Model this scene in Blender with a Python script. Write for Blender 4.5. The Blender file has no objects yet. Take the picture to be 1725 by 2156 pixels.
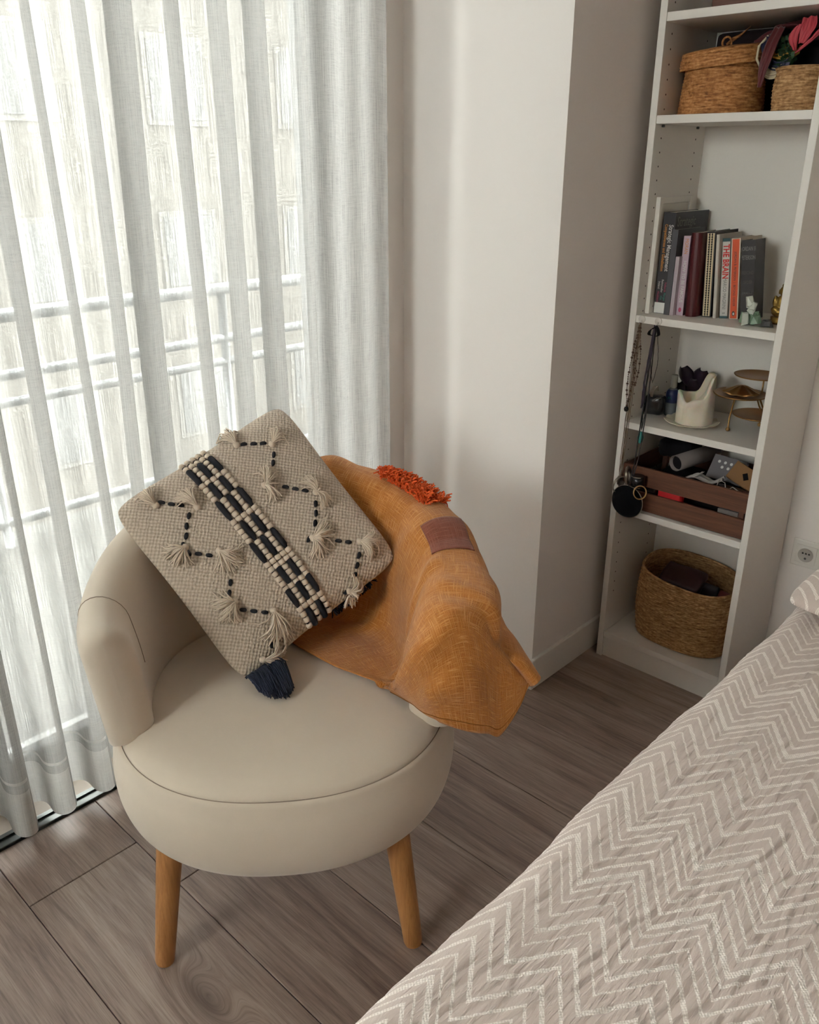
import bpy, bmesh, math, random
import numpy as np
from mathutils import Vector, Matrix, Euler, noise as mnoise

random.seed(7)
rng = np.random.default_rng(11)
scene = bpy.context.scene
COL = scene.collection
PI = math.pi
rad = math.radians

# ------------------------------------------------------------------ camera, world, exposure
cam_d = bpy.data.cameras.new('camera')
cam = bpy.data.objects.new('camera', cam_d)
COL.objects.link(cam)
cam_d.sensor_fit = 'HORIZONTAL'
cam_d.sensor_width = 36.0
cam_d.lens = 1772.82 * 36.0 / 1725.0
cam_d.clip_start = 0.05
cam.location = (1.1182, -2.0272, 1.4142)
cam.rotation_euler = (rad(90 - 22.7175), 0, rad(43.3735))
scene.camera = cam

world = bpy.data.worlds.new('sky')
scene.world = world
world.use_nodes = True
wn = world.node_tree
wn.nodes.clear()
wo = wn.nodes.new('ShaderNodeOutputWorld')
wb = wn.nodes.new('ShaderNodeBackground')
wb.inputs[0].default_value = (1.0, 0.978, 0.955, 1)
wb.inputs[1].default_value = 13.0
wn.links.new(wb.outputs[0], wo.inputs[0])

sun_d = bpy.data.lights.new('sun', 'SUN')
sun_d.energy = 3.0; sun_d.angle = rad(0.6); sun_d.color = (1.0, 0.95, 0.88)
sun = bpy.data.objects.new('sun', sun_d)
COL.objects.link(sun)
sun.rotation_euler = Vector((0.55, 0.22, 0.80)).to_track_quat('Z', 'Y').to_euler()

vs = scene.view_settings
scene.display_settings.display_device = 'sRGB'
vs.view_transform = 'Standard'
vs.look = 'None'
vs.gamma = 1.0
vs.use_curve_mapping = False
vs.exposure = 1.08
try:
    scene.cycles.max_bounces = 14
    scene.cycles.diffuse_bounces = 8
    scene.cycles.transmission_bounces = 12
    scene.cycles.transparent_max_bounces = 24
    scene.cycles.sample_clamp_indirect = 6.0
    scene.cycles.caustics_reflective = False
    scene.cycles.caustics_refractive = False
    scene.cycles.use_denoising = True
except Exception:
    pass

# ------------------------------------------------------------------ material helpers
def srgb(r, g, b):
    f = lambda c: (c / 255 / 12.92) if c / 255 <= 0.04045 else ((c / 255 + 0.055) / 1.055) ** 2.4
    return (f(r), f(g), f(b), 1.0)

class NT:
    """small wrapper around a material node tree"""
    def __init__(self, name):
        self.m = bpy.data.materials.new(name)
        self.m.use_nodes = True
        self.t = self.m.node_tree
        self.t.nodes.clear()
        self.out = self.n('ShaderNodeOutputMaterial')
    def n(self, kind, **kw):
        nd = self.t.nodes.new(kind)
        for k, v in kw.items():
            setattr(nd, k, v)
        return nd
    def l(self, a, b):
        self.t.links.new(a, b)
    def put(self, sock, val):
        if hasattr(val, 'is_output') or isinstance(val, bpy.types.NodeSocket):
            self.l(val, sock)
        else:
            sock.default_value = val
    def math(self, op, a, b=None, c=None):
        nd = self.n('ShaderNodeMath', operation=op)
        self.put(nd.inputs[0], a)
        if b is not None: self.put(nd.inputs[1], b)
        if c is not None: self.put(nd.inputs[2], c)
        return nd.outputs[0]
    def mix(self, f, a, b):
        nd = self.n('ShaderNodeMix', data_type='RGBA')
        self.put(nd.inputs[0], f); self.put(nd.inputs[6], a); self.put(nd.inputs[7], b)
        return nd.outputs[2]
    def coord(self, kind='Object'):
        return self.n('ShaderNodeTexCoord').outputs[kind]
    def mapping(self, vec, scale=(1, 1, 1), rot=(0, 0, 0), loc=(0, 0, 0)):
        nd = self.n('ShaderNodeMapping')
        self.put(nd.inputs[0], vec)
        nd.inputs[1].default_value = loc; nd.inputs[2].default_value = rot; nd.inputs[3].default_value = scale
        return nd.outputs[0]
    def noise(self, vec, scale=5.0, detail=3.0, rough=0.55, dist=0.0):
        nd = self.n('ShaderNodeTexNoise')
        self.put(nd.inputs['Vector'], vec)
        nd.inputs['Scale'].default_value = scale; nd.inputs['Detail'].default_value = detail
        nd.inputs['Roughness'].default_value = rough; nd.inputs['Distortion'].default_value = dist
        return nd.outputs[0]
    def ramp(self, f, stops, interp='LINEAR'):
        nd = self.n('ShaderNodeValToRGB')
        cr = nd.color_ramp
        cr.interpolation = interp
        while len(cr.elements) < len(stops):
            cr.elements.new(0.5)
        for e, (p, col) in zip(cr.elements, stops):
            e.position = p
            e.color = col if len(col) == 4 else (*col, 1)
        self.put(nd.inputs[0], f)
        return nd.outputs[0]
    def sep(self, vec):
        nd = self.n('ShaderNodeSeparateXYZ')
        self.put(nd.inputs[0], vec)
        return nd.outputs
    def comb(self, x, y, z):
        nd = self.n('ShaderNodeCombineXYZ')
        for s, v in zip(nd.inputs, (x, y, z)): self.put(s, v)
        return nd.outputs[0]
    def bump(self, h, strength=0.3, dist=0.002):
        nd = self.n('ShaderNodeBump')
        nd.inputs['Strength'].default_value = strength
        nd.inputs['Distance'].default_value = dist
        self.put(nd.inputs['Height'], h)
        return nd.outputs[0]
    def bsdf(self, col, rough=0.6, normal=None, metal=0.0, sheen=0.0, spec=0.5, **kw):
        nd = self.n('ShaderNodeBsdfPrincipled')
        self.put(nd.inputs['Base Color'], col)
        self.put(nd.inputs['Roughness'], rough)
        nd.inputs['Metallic'].default_value = metal
        nd.inputs['Sheen Weight'].default_value = sheen
        nd.inputs['Specular IOR Level'].default_value = spec
        for k, v in kw.items():
            self.put(nd.inputs[k.replace('_', ' ')], v)
        if normal is not None: self.l(normal, nd.inputs['Normal'])
        return nd
    def done(self, shader):
        self.l(shader.outputs[0] if hasattr(shader, 'outputs') else shader, self.out.inputs[0])
        return self.m

def plain(name, col, rough=0.6, metal=0.0, spec=0.5, nz=0.0, nscale=40, bump=0.0, sheen=0.0):
    t = NT(name)
    v = t.coord()
    c = col
    nrm = None
    if nz or bump:
        f = t.noise(v, nscale, 3)
    if nz:
        c = t.mix(f, tuple(x * (1 - nz) for x in col[:3]) + (1,), tuple(min(1, x * (1 + nz)) for x in col[:3]) + (1,))
    if bump:
        nrm = t.bump(f, bump, 0.002)
    return t.done(t.bsdf(c, rough, nrm, metal, sheen, spec))

def mat_wood(name, dark, light, axis='Z', scale=1.0, rough=0.5, rand=0.0, bump=0.15):
    t = NT(name)
    v = t.coord()
    st = {'X': (1.2, 22, 22), 'Y': (22, 1.2, 22), 'Z': (22, 22, 1.2)}[axis]
    mv = t.mapping(v, tuple(s * scale for s in st))
    if rand:
        oi = t.n('ShaderNodeObjectInfo')
        off = t.math('MULTIPLY', oi.outputs['Random'], 37.0)
        add = t.n('ShaderNodeVectorMath', operation='ADD')
        t.l(mv, add.inputs[0]); t.l(t.comb(off, off, off), add.inputs[1])
        mv = add.outputs[0]
    f = t.noise(mv, 3.0, 6, 0.62, 0.6)
    g = t.noise(mv, 14.0, 3, 0.6)
    h = t.math('ADD', t.math('MULTIPLY', f, 0.7), t.math('MULTIPLY', g, 0.3))
    c = t.ramp(h, [(0.30, dark), (0.70, light)])
    return t.done(t.bsdf(c, rough, t.bump(h, bump, 0.001)))

# ------------------------------------------------------------------ mesh helpers
def link(o, parent=None):
    COL.objects.link(o)
    if parent is not None: o.parent = parent
    return o

def mesh_obj(name, verts, faces, mat=None, parent=None, smooth=False, uvs=None):
    me = bpy.data.meshes.new(name)
    me.from_pydata([tuple(map(float, v)) for v in verts], [], faces)
    if smooth:
        me.polygons.foreach_set('use_smooth', [True] * len(me.polygons))
    if uvs is not None:
        uvl = me.uv_layers.new(name='UVMap')
        idx = np.empty(len(me.loops), dtype=np.int32)
        me.loops.foreach_get('vertex_index', idx)
        uvl.data.foreach_set('uv', np.asarray(uvs, dtype=np.float32)[idx].ravel())
    me.update()
    o = bpy.data.objects.new(name, me)
    if mat: me.materials.append(mat)
    return link(o, parent)

def bm_obj(name, bm, mat=None, parent=None, smooth=False):
    me = bpy.data.meshes.new(name)
    bmesh.ops.recalc_face_normals(bm, faces=bm.faces)
    bm.to_mesh(me); bm.free()
    if smooth:
        me.polygons.foreach_set('use_smooth', [True] * len(me.polygons))
    if mat: me.materials.append(mat)
    return link(bpy.data.objects.new(name, me), parent)

def bm_box(bm, lo, hi, bev=0.0, seg=2):
    d = [hi[i] - lo[i] for i in range(3)]
    c = [(hi[i] + lo[i]) / 2 for i in range(3)]
    r = bmesh.ops.create_cube(bm, size=1.0, matrix=Matrix.Translation(c) @ Matrix.Diagonal((*d, 1)))
    if bev:
        es = list({e for v in r['verts'] for e in v.link_edges})
        bmesh.ops.bevel(bm, geom=es, offset=bev, segments=seg, profile=0.5, affect='EDGES')
    return bm

def box(name, lo, hi, mat, parent=None, bev=0.0, seg=2, smooth=False):
    return bm_obj(name, bm_box(bmesh.new(), lo, hi, bev, seg), mat, parent, smooth)

def grid_faces(nu, nv, cu=False, cv=False):
    f = []
    for i in range(nu if cu else nu - 1):
        for j in range(nv if cv else nv - 1):
            a = i * nv + j; b = ((i + 1) % nu) * nv + j
            c = ((i + 1) % nu) * nv + (j + 1) % nv; d = i * nv + (j + 1) % nv
            f.append((a, b, c, d))
    return f

def grid_obj(name, P, mat, parent=None, cu=False, cv=False, uv=None, smooth=True):
    P = np.asarray(P)
    nu, nv = P.shape[:2]
    return mesh_obj(name, P.reshape(-1, 3), grid_faces(nu, nv, cu, cv), mat, parent, smooth,
                    None if uv is None else np.asarray(uv).reshape(-1, 2))

def lathe_data(prof, seg=48, cap=True):
    n = len(prof)
    V = []
    for i in range(seg):
        a = 2 * PI * i / seg
        for r, z in prof:
            V.append((r * math.cos(a), r * math.sin(a), z))
    F = grid_faces(seg, n, True, False)
    if cap:
        F.append(tuple(i * n for i in reversed(range(seg))))
        F.append(tuple(i * n + n - 1 for i in range(seg)))
    return V, F

def lathe(name, prof, mat, parent=None, seg=48, loc=(0, 0, 0), smooth=True, cap=True):
    V, F = lathe_data(prof, seg, cap)
    o = mesh_obj(name, V, F, mat, parent, smooth)
    o.location = loc
    return o

def tube_data(pts, r, sides=6, closed=False):
    pts = [Vector(p) for p in pts]
    n = len(pts)
    rr = r if hasattr(r, '__len__') else [r] * n
    V, F = [], []
    up = Vector((0.13, 0.21, 0.97))
    prev = None
    for i, p in enumerate(pts):
        if closed:
            d = pts[(i + 1) % n] - pts[i - 1]
        else:
            d = pts[min(i + 1, n - 1)] - pts[max(i - 1, 0)]
        if d.length < 1e-9: d = Vector((0, 0, 1))
        d.normalize()
        if prev is None:
            a = d.cross(up)
            if a.length < 1e-4: a = d.cross(Vector((1, 0, 0)))
        else:
            a = prev - d * prev.dot(d)
            if a.length < 1e-6: a = d.cross(up)
        a.normalize(); prev = a
        b = d.cross(a)
        for k in range(sides):
            t = 2 * PI * k / sides
            V.append(p + (a * math.cos(t) + b * math.sin(t)) * rr[i])
    F = grid_faces(n, sides, closed, True)
    if not closed:
        F.append(tuple(reversed(range(sides))))
        F.append(tuple((n - 1) * sides + k for k in range(sides)))
    return V, F

def tube(name, pts, r, mat, parent=None, sides=6, closed=False, smooth=True):
    V, F = tube_data(pts, r, sides, closed)
    return mesh_obj(name, V, F, mat, parent, smooth)

def tubes(name, paths, r, mat, parent=None, sides=4, smooth=True):
    """many strands of one tuft joined in one mesh"""
    V, F = [], []
    for p in paths:
        v, f = tube_data(p, r, sides)
        o = len(V)
        V += v
        F += [tuple(i + o for i in q) for q in f]
    return mesh_obj(name, V, F, mat, parent, smooth)

def empty(name, loc=(0, 0, 0), rot=(0, 0, 0), parent=None):
    o = bpy.data.objects.new(name, None)
    o.empty_display_size = 0.05
    o.location = loc; o.rotation_euler = rot
    return link(o, parent)

def tag(o, label=None, cat=None, group=None, kind=None):
    if label: o['label'] = label
    if cat: o['category'] = cat
    if group: o['group'] = group
    if kind: o['kind'] = kind
    return o

def thing(name, label, cat, loc=(0, 0, 0), rot=(0, 0, 0), group=None):
    return tag(empty(name, loc, rot), label, cat, group)

def catmull(P, n):
    """resample control points (m,k) to n points with a Catmull-Rom spline"""
    P = np.asarray(P, float)
    m = len(P)
    Q = np.concatenate([[2 * P[0] - P[1]], P, [2 * P[-1] - P[-2]]])
    t = np.linspace(0, m - 1 - 1e-9, n)
    i = t.astype(int); u = (t - i).reshape((-1,) + (1,) * (P.ndim - 1))
    a, b, c, d = Q[i], Q[i + 1], Q[i + 2], Q[i + 3]
    return 0.5 * ((2 * b) + (-a + c) * u + (2 * a - 5 * b + 4 * c - d) * u ** 2 + (-a + 3 * b - 3 * c + d) * u ** 3)

def sm(a, b, x):
    t = np.clip((x - a) / (b - a), 0, 1)
    return t * t * (3 - 2 * t)

def text(name, body, size, mat, parent, loc, rot, ext=0.0002, align='CENTER', sx=1.0, bold=0.0):
    cu = bpy.data.curves.new(name, 'FONT')
    cu.body = body; cu.size = size; cu.extrude = ext
    cu.align_x = align; cu.align_y = 'CENTER'
    cu.offset = bold; cu.resolution_u = 2
    tmp = bpy.data.objects.new(name, cu)
    me = tmp.to_mesh().copy()
    tmp.to_mesh_clear()
    bpy.data.objects.remove(tmp); bpy.data.curves.remove(cu)
    me.name = name
    me.materials.clear(); me.materials.append(mat)
    o = bpy.data.objects.new(name, me)
    o.location = loc; o.rotation_euler = rot; o.scale = (sx, 1, 1)
    return link(o, parent)

# ------------------------------------------------------------------ materials of the room
def m_wall(name, col, bump=0.05):
    t = NT(name)
    v = t.coord()
    f = t.noise(v, 260, 2)
    return t.done(t.bsdf(col, 0.85, t.bump(f, bump, 0.0006), spec=0.25))

M_wall = m_wall('warm white wall paint', (0.80, 0.757, 0.722, 1))
M_ceil = m_wall('ceiling paint', (0.85, 0.83, 0.80, 1))
M_trim = plain('white lacquered trim', (0.78, 0.75, 0.70, 1), 0.45)
M_shelf = plain('white melamine', (0.74, 0.71, 0.66, 1), 0.42, spec=0.4)
M_hole = plain('dark pin hole', (0.05, 0.045, 0.04, 1), 0.9)
M_alu = plain('dark anodised aluminium', (0.10, 0.105, 0.10, 1), 0.38, 0.6, nz=0.1)
M_stone = plain('beige stone sill', (0.50, 0.42, 0.34, 1), 0.6, nz=0.08, nscale=30)
M_frame = plain('grey window frame', (0.22, 0.22, 0.215, 1), 0.4)

def m_floor():
    t = NT('grey brown oak laminate')
    oi = t.n('ShaderNodeObjectInfo').outputs['Random']
    geo = t.n('ShaderNodeNewGeometry').outputs['Position']
    x, y, z = t.sep(geo)
    # a knot in one board: the grain runs round it
    dx = t.math('DIVIDE', t.math('SUBTRACT', x, 0.112), 0.085)
    dy = t.math('DIVIDE', t.math('SUBTRACT', y, -1.506), 0.030)
    d2 = t.math('ADD', t.math('MULTIPLY', dx, dx), t.math('MULTIPLY', dy, dy))
    kn = t.math('POWER', 2.718, t.math('MULTIPLY', d2, -0.55))
    off = t.math('MULTIPLY', oi, 41.0)
    gy = t.math('ADD', y, t.math('MULTIPLY', kn, 0.075))
    vec = t.comb(t.math('ADD', t.math('MULTIPLY', x, 1.3), off), t.math('MULTIPLY', gy, 15.0), off)
    big = t.noise(vec, 2.0, 4, 0.6, 0.9)
    vec2 = t.comb(t.math('ADD', t.math('MULTIPLY', x, 2.4), off), t.math('MULTIPLY', gy, 60.0), off)
    fine = t.noise(vec2, 3.0, 5, 0.7, 0.2)
    vec3 = t.comb(t.math('ADD', t.math('MULTIPLY', x, 7.0), off), t.math('MULTIPLY', gy, 260.0), off)
    pore = t.noise(vec3, 2.0, 3, 0.6)
    h = t.math('ADD', t.math('MULTIPLY', big, 0.60), t.math('MULTIPLY', fine, 0.40))
    h = t.math('ADD', h, t.math('MULTIPLY', t.math('SUBTRACT', oi, 0.5), 0.10))
    col = t.ramp(h, [(0.30, srgb(98, 79, 71)), (0.46, srgb(133, 114, 103)), (0.58, srgb(151, 133, 121)), (0.74, srgb(170, 153, 141))])
    pf = t.ramp(pore, [(0.36, (0.72, 0.70, 0.68, 1)), (0.52, (1, 1, 1, 1))])
    mul = t.n('ShaderNodeMix', data_type='RGBA', blend_type='MULTIPLY')
    mul.inputs[0].default_value = 0.8
    t.l(col, mul.inputs[6]); t.l(pf, mul.inputs[7])
    col = t.mix(t.math('MULTIPLY', t.math('POWER', kn, 3.0), 0.6), mul.outputs[2], srgb(70, 54, 48))
    rough = t.math('ADD', 0.40, t.math('MULTIPLY', pore, 0.16))
    return t.done(t.bsdf(col, rough, t.bump(t.math('ADD', h, t.math('MULTIPLY', pore, 0.5)), 0.25, 0.0008), spec=0.45))
M_floor = m_floor()
M_under = plain('dark underlay', (0.03, 0.025, 0.022, 1), 0.9)

# ------------------------------------------------------------------ room shell
XW, YB, ZC = -0.545, 0.282, 2.52       # window wall, back wall, ceiling
XR, YF = 3.3, -4.2                      # walls behind the camera
PX, PY = -0.0414, -0.2897               # corner of the wall pier

fl = tag(box('floor', (-0.57, YF, -0.05), (XR, YB, -0.009), M_under), 'grey brown oak plank floor', kind='structure')
PW = 0.2443
PL = 1.28
plank_cache = {}
def plank(x0, x1, y0, y1):
    g = 0.0009
    key = (round(x1 - x0, 4), round(y1 - y0, 4))
    if key not in plank_cache:
        bm = bm_box(bmesh.new(), (-(x1 - x0) / 2 + g, -(y1 - y0) / 2 + g, -0.009), ((x1 - x0) / 2 - g, (y1 - y0) / 2 - g, 0), 0.0012, 1)
        me = bpy.data.meshes.new('plank'); bm.to_mesh(me); bm.free(); me.materials.append(M_floor)
        plank_cache[key] = me
    o = bpy.data.objects.new('plank', plank_cache[key])
    o.location = ((x0 + x1) / 2, (y0 + y1) / 2, 0)
    link(o, fl)
row_off = {0: -0.329, 1: -0.16, -1: -0.75, 2: -0.30, 3: -0.20, 4: -0.45, 5: -0.12, 6: -0.36, -2: -0.4}
k = -10
y = -1.632 + PW * k
while y < YB:
    y0, y1 = max(y, YF), min(y + PW, YB)
    xs = row_off.get(k, -0.55 + 0.37 * (k % 3))
    while xs > -0.523: xs -= PL
    while xs < XR:
        a, b = max(xs, -0.523), min(xs + PL, XR)
        if b - a > 0.02 and y1 - y0 > 0.01: plank(a, b, y0, y1)
        xs += PL
    y += PW; k += 1

def struct(o, label=None):
    return tag(o, label, kind='structure')

struct(box('wall_back', (-0.9, YB, -0.05), (XR, YB + 0.1, ZC), M_wall))
struct(box('wall_pier', (-0.9, PY, -0.05), (PX, YB, ZC), M_wall), 'white wall pier between the window and the bookcase')
struct(box('wall_right', (XR, YF, -0.05), (XR + 0.1, YB, ZC), M_wall))
struct(box('ceiling', (-0.95, YF, ZC), (XR, YB, ZC + 0.1), M_ceil))
# window wall: short return by the pier, lintel above, the rest is a wide opening
struct(box('wall_left', (-0.80, -0.425, -0.05), (XW, PY, ZC), M_wall), 'narrow window wall return beside the pier')
struct(box('wall_left_lintel', (-0.80, YF, 2.36), (XW, -0.425, ZC), M_wall))
struct(box('wall_left_end', (-0.80, YF, -0.05), (XW, YF + 0.35, 2.36), M_wall))
# wall behind the camera with an unseen opening added for fill light
WX0, WX1, WZ0, WZ1 = -0.42, 0.60, 1.40, 2.42
struct(box('wall_front_left', (XW, YF - 0.1, -0.05), (WX0, YF, ZC), M_wall))
struct(box('wall_front_right', (WX1, YF - 0.1, -0.05), (XR, YF, ZC), M_wall))
struct(box('wall_front_lower', (WX0, YF - 0.1, -0.05), (WX1, YF, WZ0), M_wall))
struct(box('wall_front_upper', (WX0, YF - 0.1, WZ1), (WX1, YF, ZC), M_wall))
struct(box('baseboard_pier', (PX, PY, 0), (PX + 0.012, YB, 0.098), M_trim, bev=0.002, seg=1), 'white baseboard along the pier side')
struct(box('baseboard_back', (0.405, YB - 0.012, 0), (XR, YB, 0.098), M_trim, bev=0.002, seg=1), 'white baseboard below the wall socket')
struct(box('baseboard_pier_front', (XW, PY - 0.012, 0), (PX + 0.012, PY, 0.098), M_trim, bev=0.002, seg=1), 'white baseboard on the window side of the pier')
# floor track and sill under the curtain
bm = bm_box(bmesh.new(), (-0.566, YF, -0.02), (-0.524, -0.30, 0.006), 0.0015, 1)
bm_box(bm, (-0.558, YF, 0.004), (-0.548, -0.30, 0.010))
struct(bm_obj('trim_1', bm, M_alu), 'dark metal floor track below the curtain')
struct(box('window_sill', (-0.715, YF, -0.02), (-0.566, -0.425, 0.004), M_stone), 'beige stone sill behind the curtain')
struct(box('window_ledge', (-0.95, YF, -0.03), (-0.715, -0.425, -0.004), plain('dark grey stone ledge', (0.09, 0.088, 0.084, 1), 0.7)))

def m_glass():
    t = NT('window glass')
    tr = t.n('ShaderNodeBsdfTransparent'); tr.inputs[0].default_value = (0.93, 0.96, 0.95, 1)
    gl = t.n('ShaderNodeBsdfGlossy'); gl.inputs['Roughness'].default_value = 0.02
    fr = t.n('ShaderNodeFresnel'); fr.inputs[0].default_value = 1.45
    mx = t.n('ShaderNodeMixShader')
    t.l(fr.outputs[0], mx.inputs[0]); t.l(tr.outputs[0], mx.inputs[1]); t.l(gl.outputs[0], mx.inputs[2])
    return t.done(mx)
M_glass = m_glass()
win = struct(empty('window_1', (-0.74, -0.425, 0)), 'tall sliding window behind the sheer curtain')
ys = [0.0, -1.12, -2.24, -3.425]
for i in range(3):
    a, b = ys[i], ys[i + 1]
    bm = bmesh.new()
    for lo, hi in (((-0.03, b, 0.004), (0.03, b + 0.05, 2.36)), ((-0.03, a - 0.05, 0.004), (0.03, a, 2.36)),
                   ((-0.03, b + 0.05, 0.004), (0.03, a - 0.05, 0.07)), ((-0.03, b + 0.05, 2.30), (0.03, a - 0.05, 2.36))):
        bm_box(bm, lo, hi, 0.003, 1)
    s = bm_obj('sash_frame', bm, M_frame, win)
    box('glass_pane', (-0.004, b + 0.05, 0.07), (0.004, a - 0.05, 2.30), M_glass, s)
fill_win = struct(empty('added_fill_window', (WX0, YF - 0.05, WZ0)))  # added window, never in view, lets in daylight to fill the room
ww, wh = WX1 - WX0, WZ1 - WZ0
bm = bmesh.new()
for lo, hi in (((0, -0.03, 0), (0.06, 0.03, wh)), ((ww - 0.06, -0.03, 0), (ww, 0.03, wh)), ((0.06, -0.03, 0), (ww - 0.06, 0.03, 0.06)),
               ((0.06, -0.03, wh - 0.06), (ww - 0.06, 0.03, wh))):
    bm_box(bm, lo, hi, 0.003, 1)
bm_obj('sash_frame', bm, M_frame, fill_win)
box('glass_pane', (0.06, -0.004, 0.06), (ww - 0.06, 0.004, wh - 0.06), M_glass, fill_win)

# ------------------------------------------------------------------ outside: balcony, railing, house across
M_out = plain('pale render', (0.16, 0.155, 0.145, 1), 0.9, nz=0.06, nscale=3)
M_out2 = plain('sandy render', (0.125, 0.118, 0.107, 1), 0.9, nz=0.06, nscale=3)
M_steel = plain('light steel', (0.30, 0.31, 0.32, 1), 0.4, 0.5)
M_wdark = plain('far window with blind', (0.12, 0.12, 0.118, 1), 0.4)
struct(box('balcony_floor', (-2.3, -5.5, -0.2), (-0.95, 1.5, -0.02), plain('grey balcony tiles', (0.11, 0.108, 0.10, 1), 0.7, nz=0.05, nscale=8)), 'pale balcony slab outside the window')
rail = thing('balcony_railing', 'pale steel balcony railing seen faintly through the sheer curtain', 'railing', (-2.15, 0, -0.02))
for z, r in ((0.90, 0.026), (0.68, 0.020), (0.575, 0.018), (0.10, 0.02)):
    tube('rail', [(0, -5.4, z), (0, 1.4, z)], r, M_steel, rail, 10)
for i in range(7):
    tube('post', [(0, -5.3 + i * 1.1, 0), (0, -5.3 + i * 1.1, 0.90)], 0.02, M_steel, rail, 8)
bld = thing('apartment_house', 'pale apartment house across the street seen through the curtain', 'building', (-14.0, 6.0, -8.0))
box('wall', (-6, -16, 0), (0, 12, 13.0), M_out2, bld)
box('roof', (-6.3, -16.3, 13.0), (0.4, 12.3, 13.3), M_out, bld)
for fz in (1.0, 4.0, 7.0, 10.0):
    for wy in range(-14, 11, 3):
        w_ = box('window', (-0.05, wy, fz), (0.03, wy + 1.3, fz + 1.5), M_out, bld)
        box('pane', (0.03, wy + 0.1, fz + 0.1), (0.05, wy + 1.2, fz + 1.4), M_wdark, w_)
struct(box('street_ground', (-40, -40, -8.2), (-2.3, 40, -8.0), M_out))

# ------------------------------------------------------------------ sheer curtain
def m_sheer(name, clear=0.30, tcol=0.37):
    t = NT(name)
    uv = t.coord('UV')
    a = t.noise(t.mapping(uv, (420, 9, 1)), 1.0, 3, 0.7)
    b = t.noise(t.mapping(uv, (40, 330, 1)), 1.0, 3, 0.7)
    w = t.noise(t.mapping(uv, (900, 900, 1)), 1.0, 1)
    slub = t.math('ADD', t.math('MULTIPLY', a, 0.45), t.math('ADD', t.math('MULTIPLY', b, 0.25), t.math('MULTIPLY', w, 0.3)))
    f = t.ramp(slub, [(0.38, (clear * 0.2,) * 3), (0.50, (clear,) * 3), (0.62, (min(1, clear * 2.4),) * 3)])
    tr = t.n('ShaderNodeBsdfTransparent')
    tl = t.n('ShaderNodeBsdfTranslucent'); tl.inputs[0].default_value = (tcol, tcol * 0.99, tcol * 0.965, 1)
    df = t.n('ShaderNodeBsdfDiffuse'); df.inputs[0].default_value = (0.88, 0.87, 0.84, 1)
    m1 = t.n('ShaderNodeMixShader'); m1.inputs[0].default_value = 0.30
    t.l(tl.outputs[0], m1.inputs[1]); t.l(df.outputs[0], m1.inputs[2])
    m2 = t.n('ShaderNodeMixShader')
    t.l(f, m2.inputs[0]); t.l(m1.outputs[0], m2.inputs[1]); t.l(tr.outputs[0], m2.inputs[2])
    return t.done(m2)
M_sheer = m_sheer('sheer white voile', 0.20)
M_hem = m_sheer('doubled voile hem', 0.12, 0.88)

# fold positions along the window, from the pier outwards (y of each crest that bulges into the room)
folds = [-0.408, -0.48, -0.575, -0.675, -0.775, -0.875, -0.98, -1.095, -1.19, -1.275, -1.365, -1.455, -1.545, -1.63, -1.73]
while folds[-1] > -3.75: folds.append(folds[-1] - 0.10)
folds = np.array(folds)
NF = len(folds) - 1
NPF = 36                                                  # points per fold
cx_l, cy_l, cs_l = [], [], []
s_acc = 0.0
for f_ in range(NF):
    th_m = float(np.interp(f_, [0, 1, 2, 3], [0.55, 0.75, 1.35, 1.72])) + 0.10 * math.sin(f_ * 2.3)
    q = (np.arange(NPF) + 0.5) / NPF
    th = th_m * np.sin(2 * PI * q)                        # sine generated meander
    dy, dx = np.cos(th), np.sin(th)
    L = (folds[f_] - folds[f_ + 1]) / dy.sum()
    y_ = folds[f_] - np.concatenate([[0], np.cumsum(dy)[:-1]]) * L
    x_ = -np.concatenate([[0], np.cumsum(dx)[:-1]]) * L
    cx_l.append(x_ ); cy_l.append(y_); cs_l.append(s_acc + np.arange(NPF) * L); s_acc += NPF * L
cx_, cy_, cs_ = np.concatenate(cx_l), np.concatenate(cy_l), np.concatenate(cs_l)
ph = np.arange(len(cx_)) / NPF * 2 * PI
zz = np.concatenate([np.linspace(0.035, 0.2, 8), np.linspace(0.27, 2.46, 26)])
def curtain_grid(zs, off=0.0):
    P = np.zeros((len(cx_), len(zs), 3)); U = np.zeros((len(cx_), len(zs), 2))
    for j, z in enumerate(zs):
        k = 1.0 + 0.15 * (1 - z / 2.46)
        sway = 0.006 * np.sin(ph * 0.37 + z * 1.7) + 0.004 * np.sin(ph * 0.61 - z * 2.3)
        P[:, j, 0] = -0.487 + cx_ * k + sway * np.minimum(1, ph / 20) + off
        P[:, j, 1] = cy_ + 0.006 * np.sin(ph * 0.23 + z * 2) * np.minimum(1, ph / 20) - off
        P[:, j, 2] = z + 0.004 * np.sin(ph * 0.5)
        U[:, j, 0] = cs_; U[:, j, 1] = z
    return P, U
cur = thing('sheer_curtain', 'white sheer floor length curtain in soft folds across the window', 'curtain', (0, 0, 0))
P, U = curtain_grid(zz)
grid_obj('drape', P, M_sheer, cur, uv=U)
P, U = curtain_grid(np.linspace(0.033, 0.150, 8), 0.0015)
grid_obj('hem', P, M_hem, cur, uv=U)
P, U = curtain_grid(np.linspace(0.172, 0.180, 2), 0.0015)
grid_obj('hem_stitching', P, M_hem, cur, uv=U)
box('curtain_rail', (-0.545, -3.8, 2.47), (-0.505, -0.41, 2.50), M_frame, cur)

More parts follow.
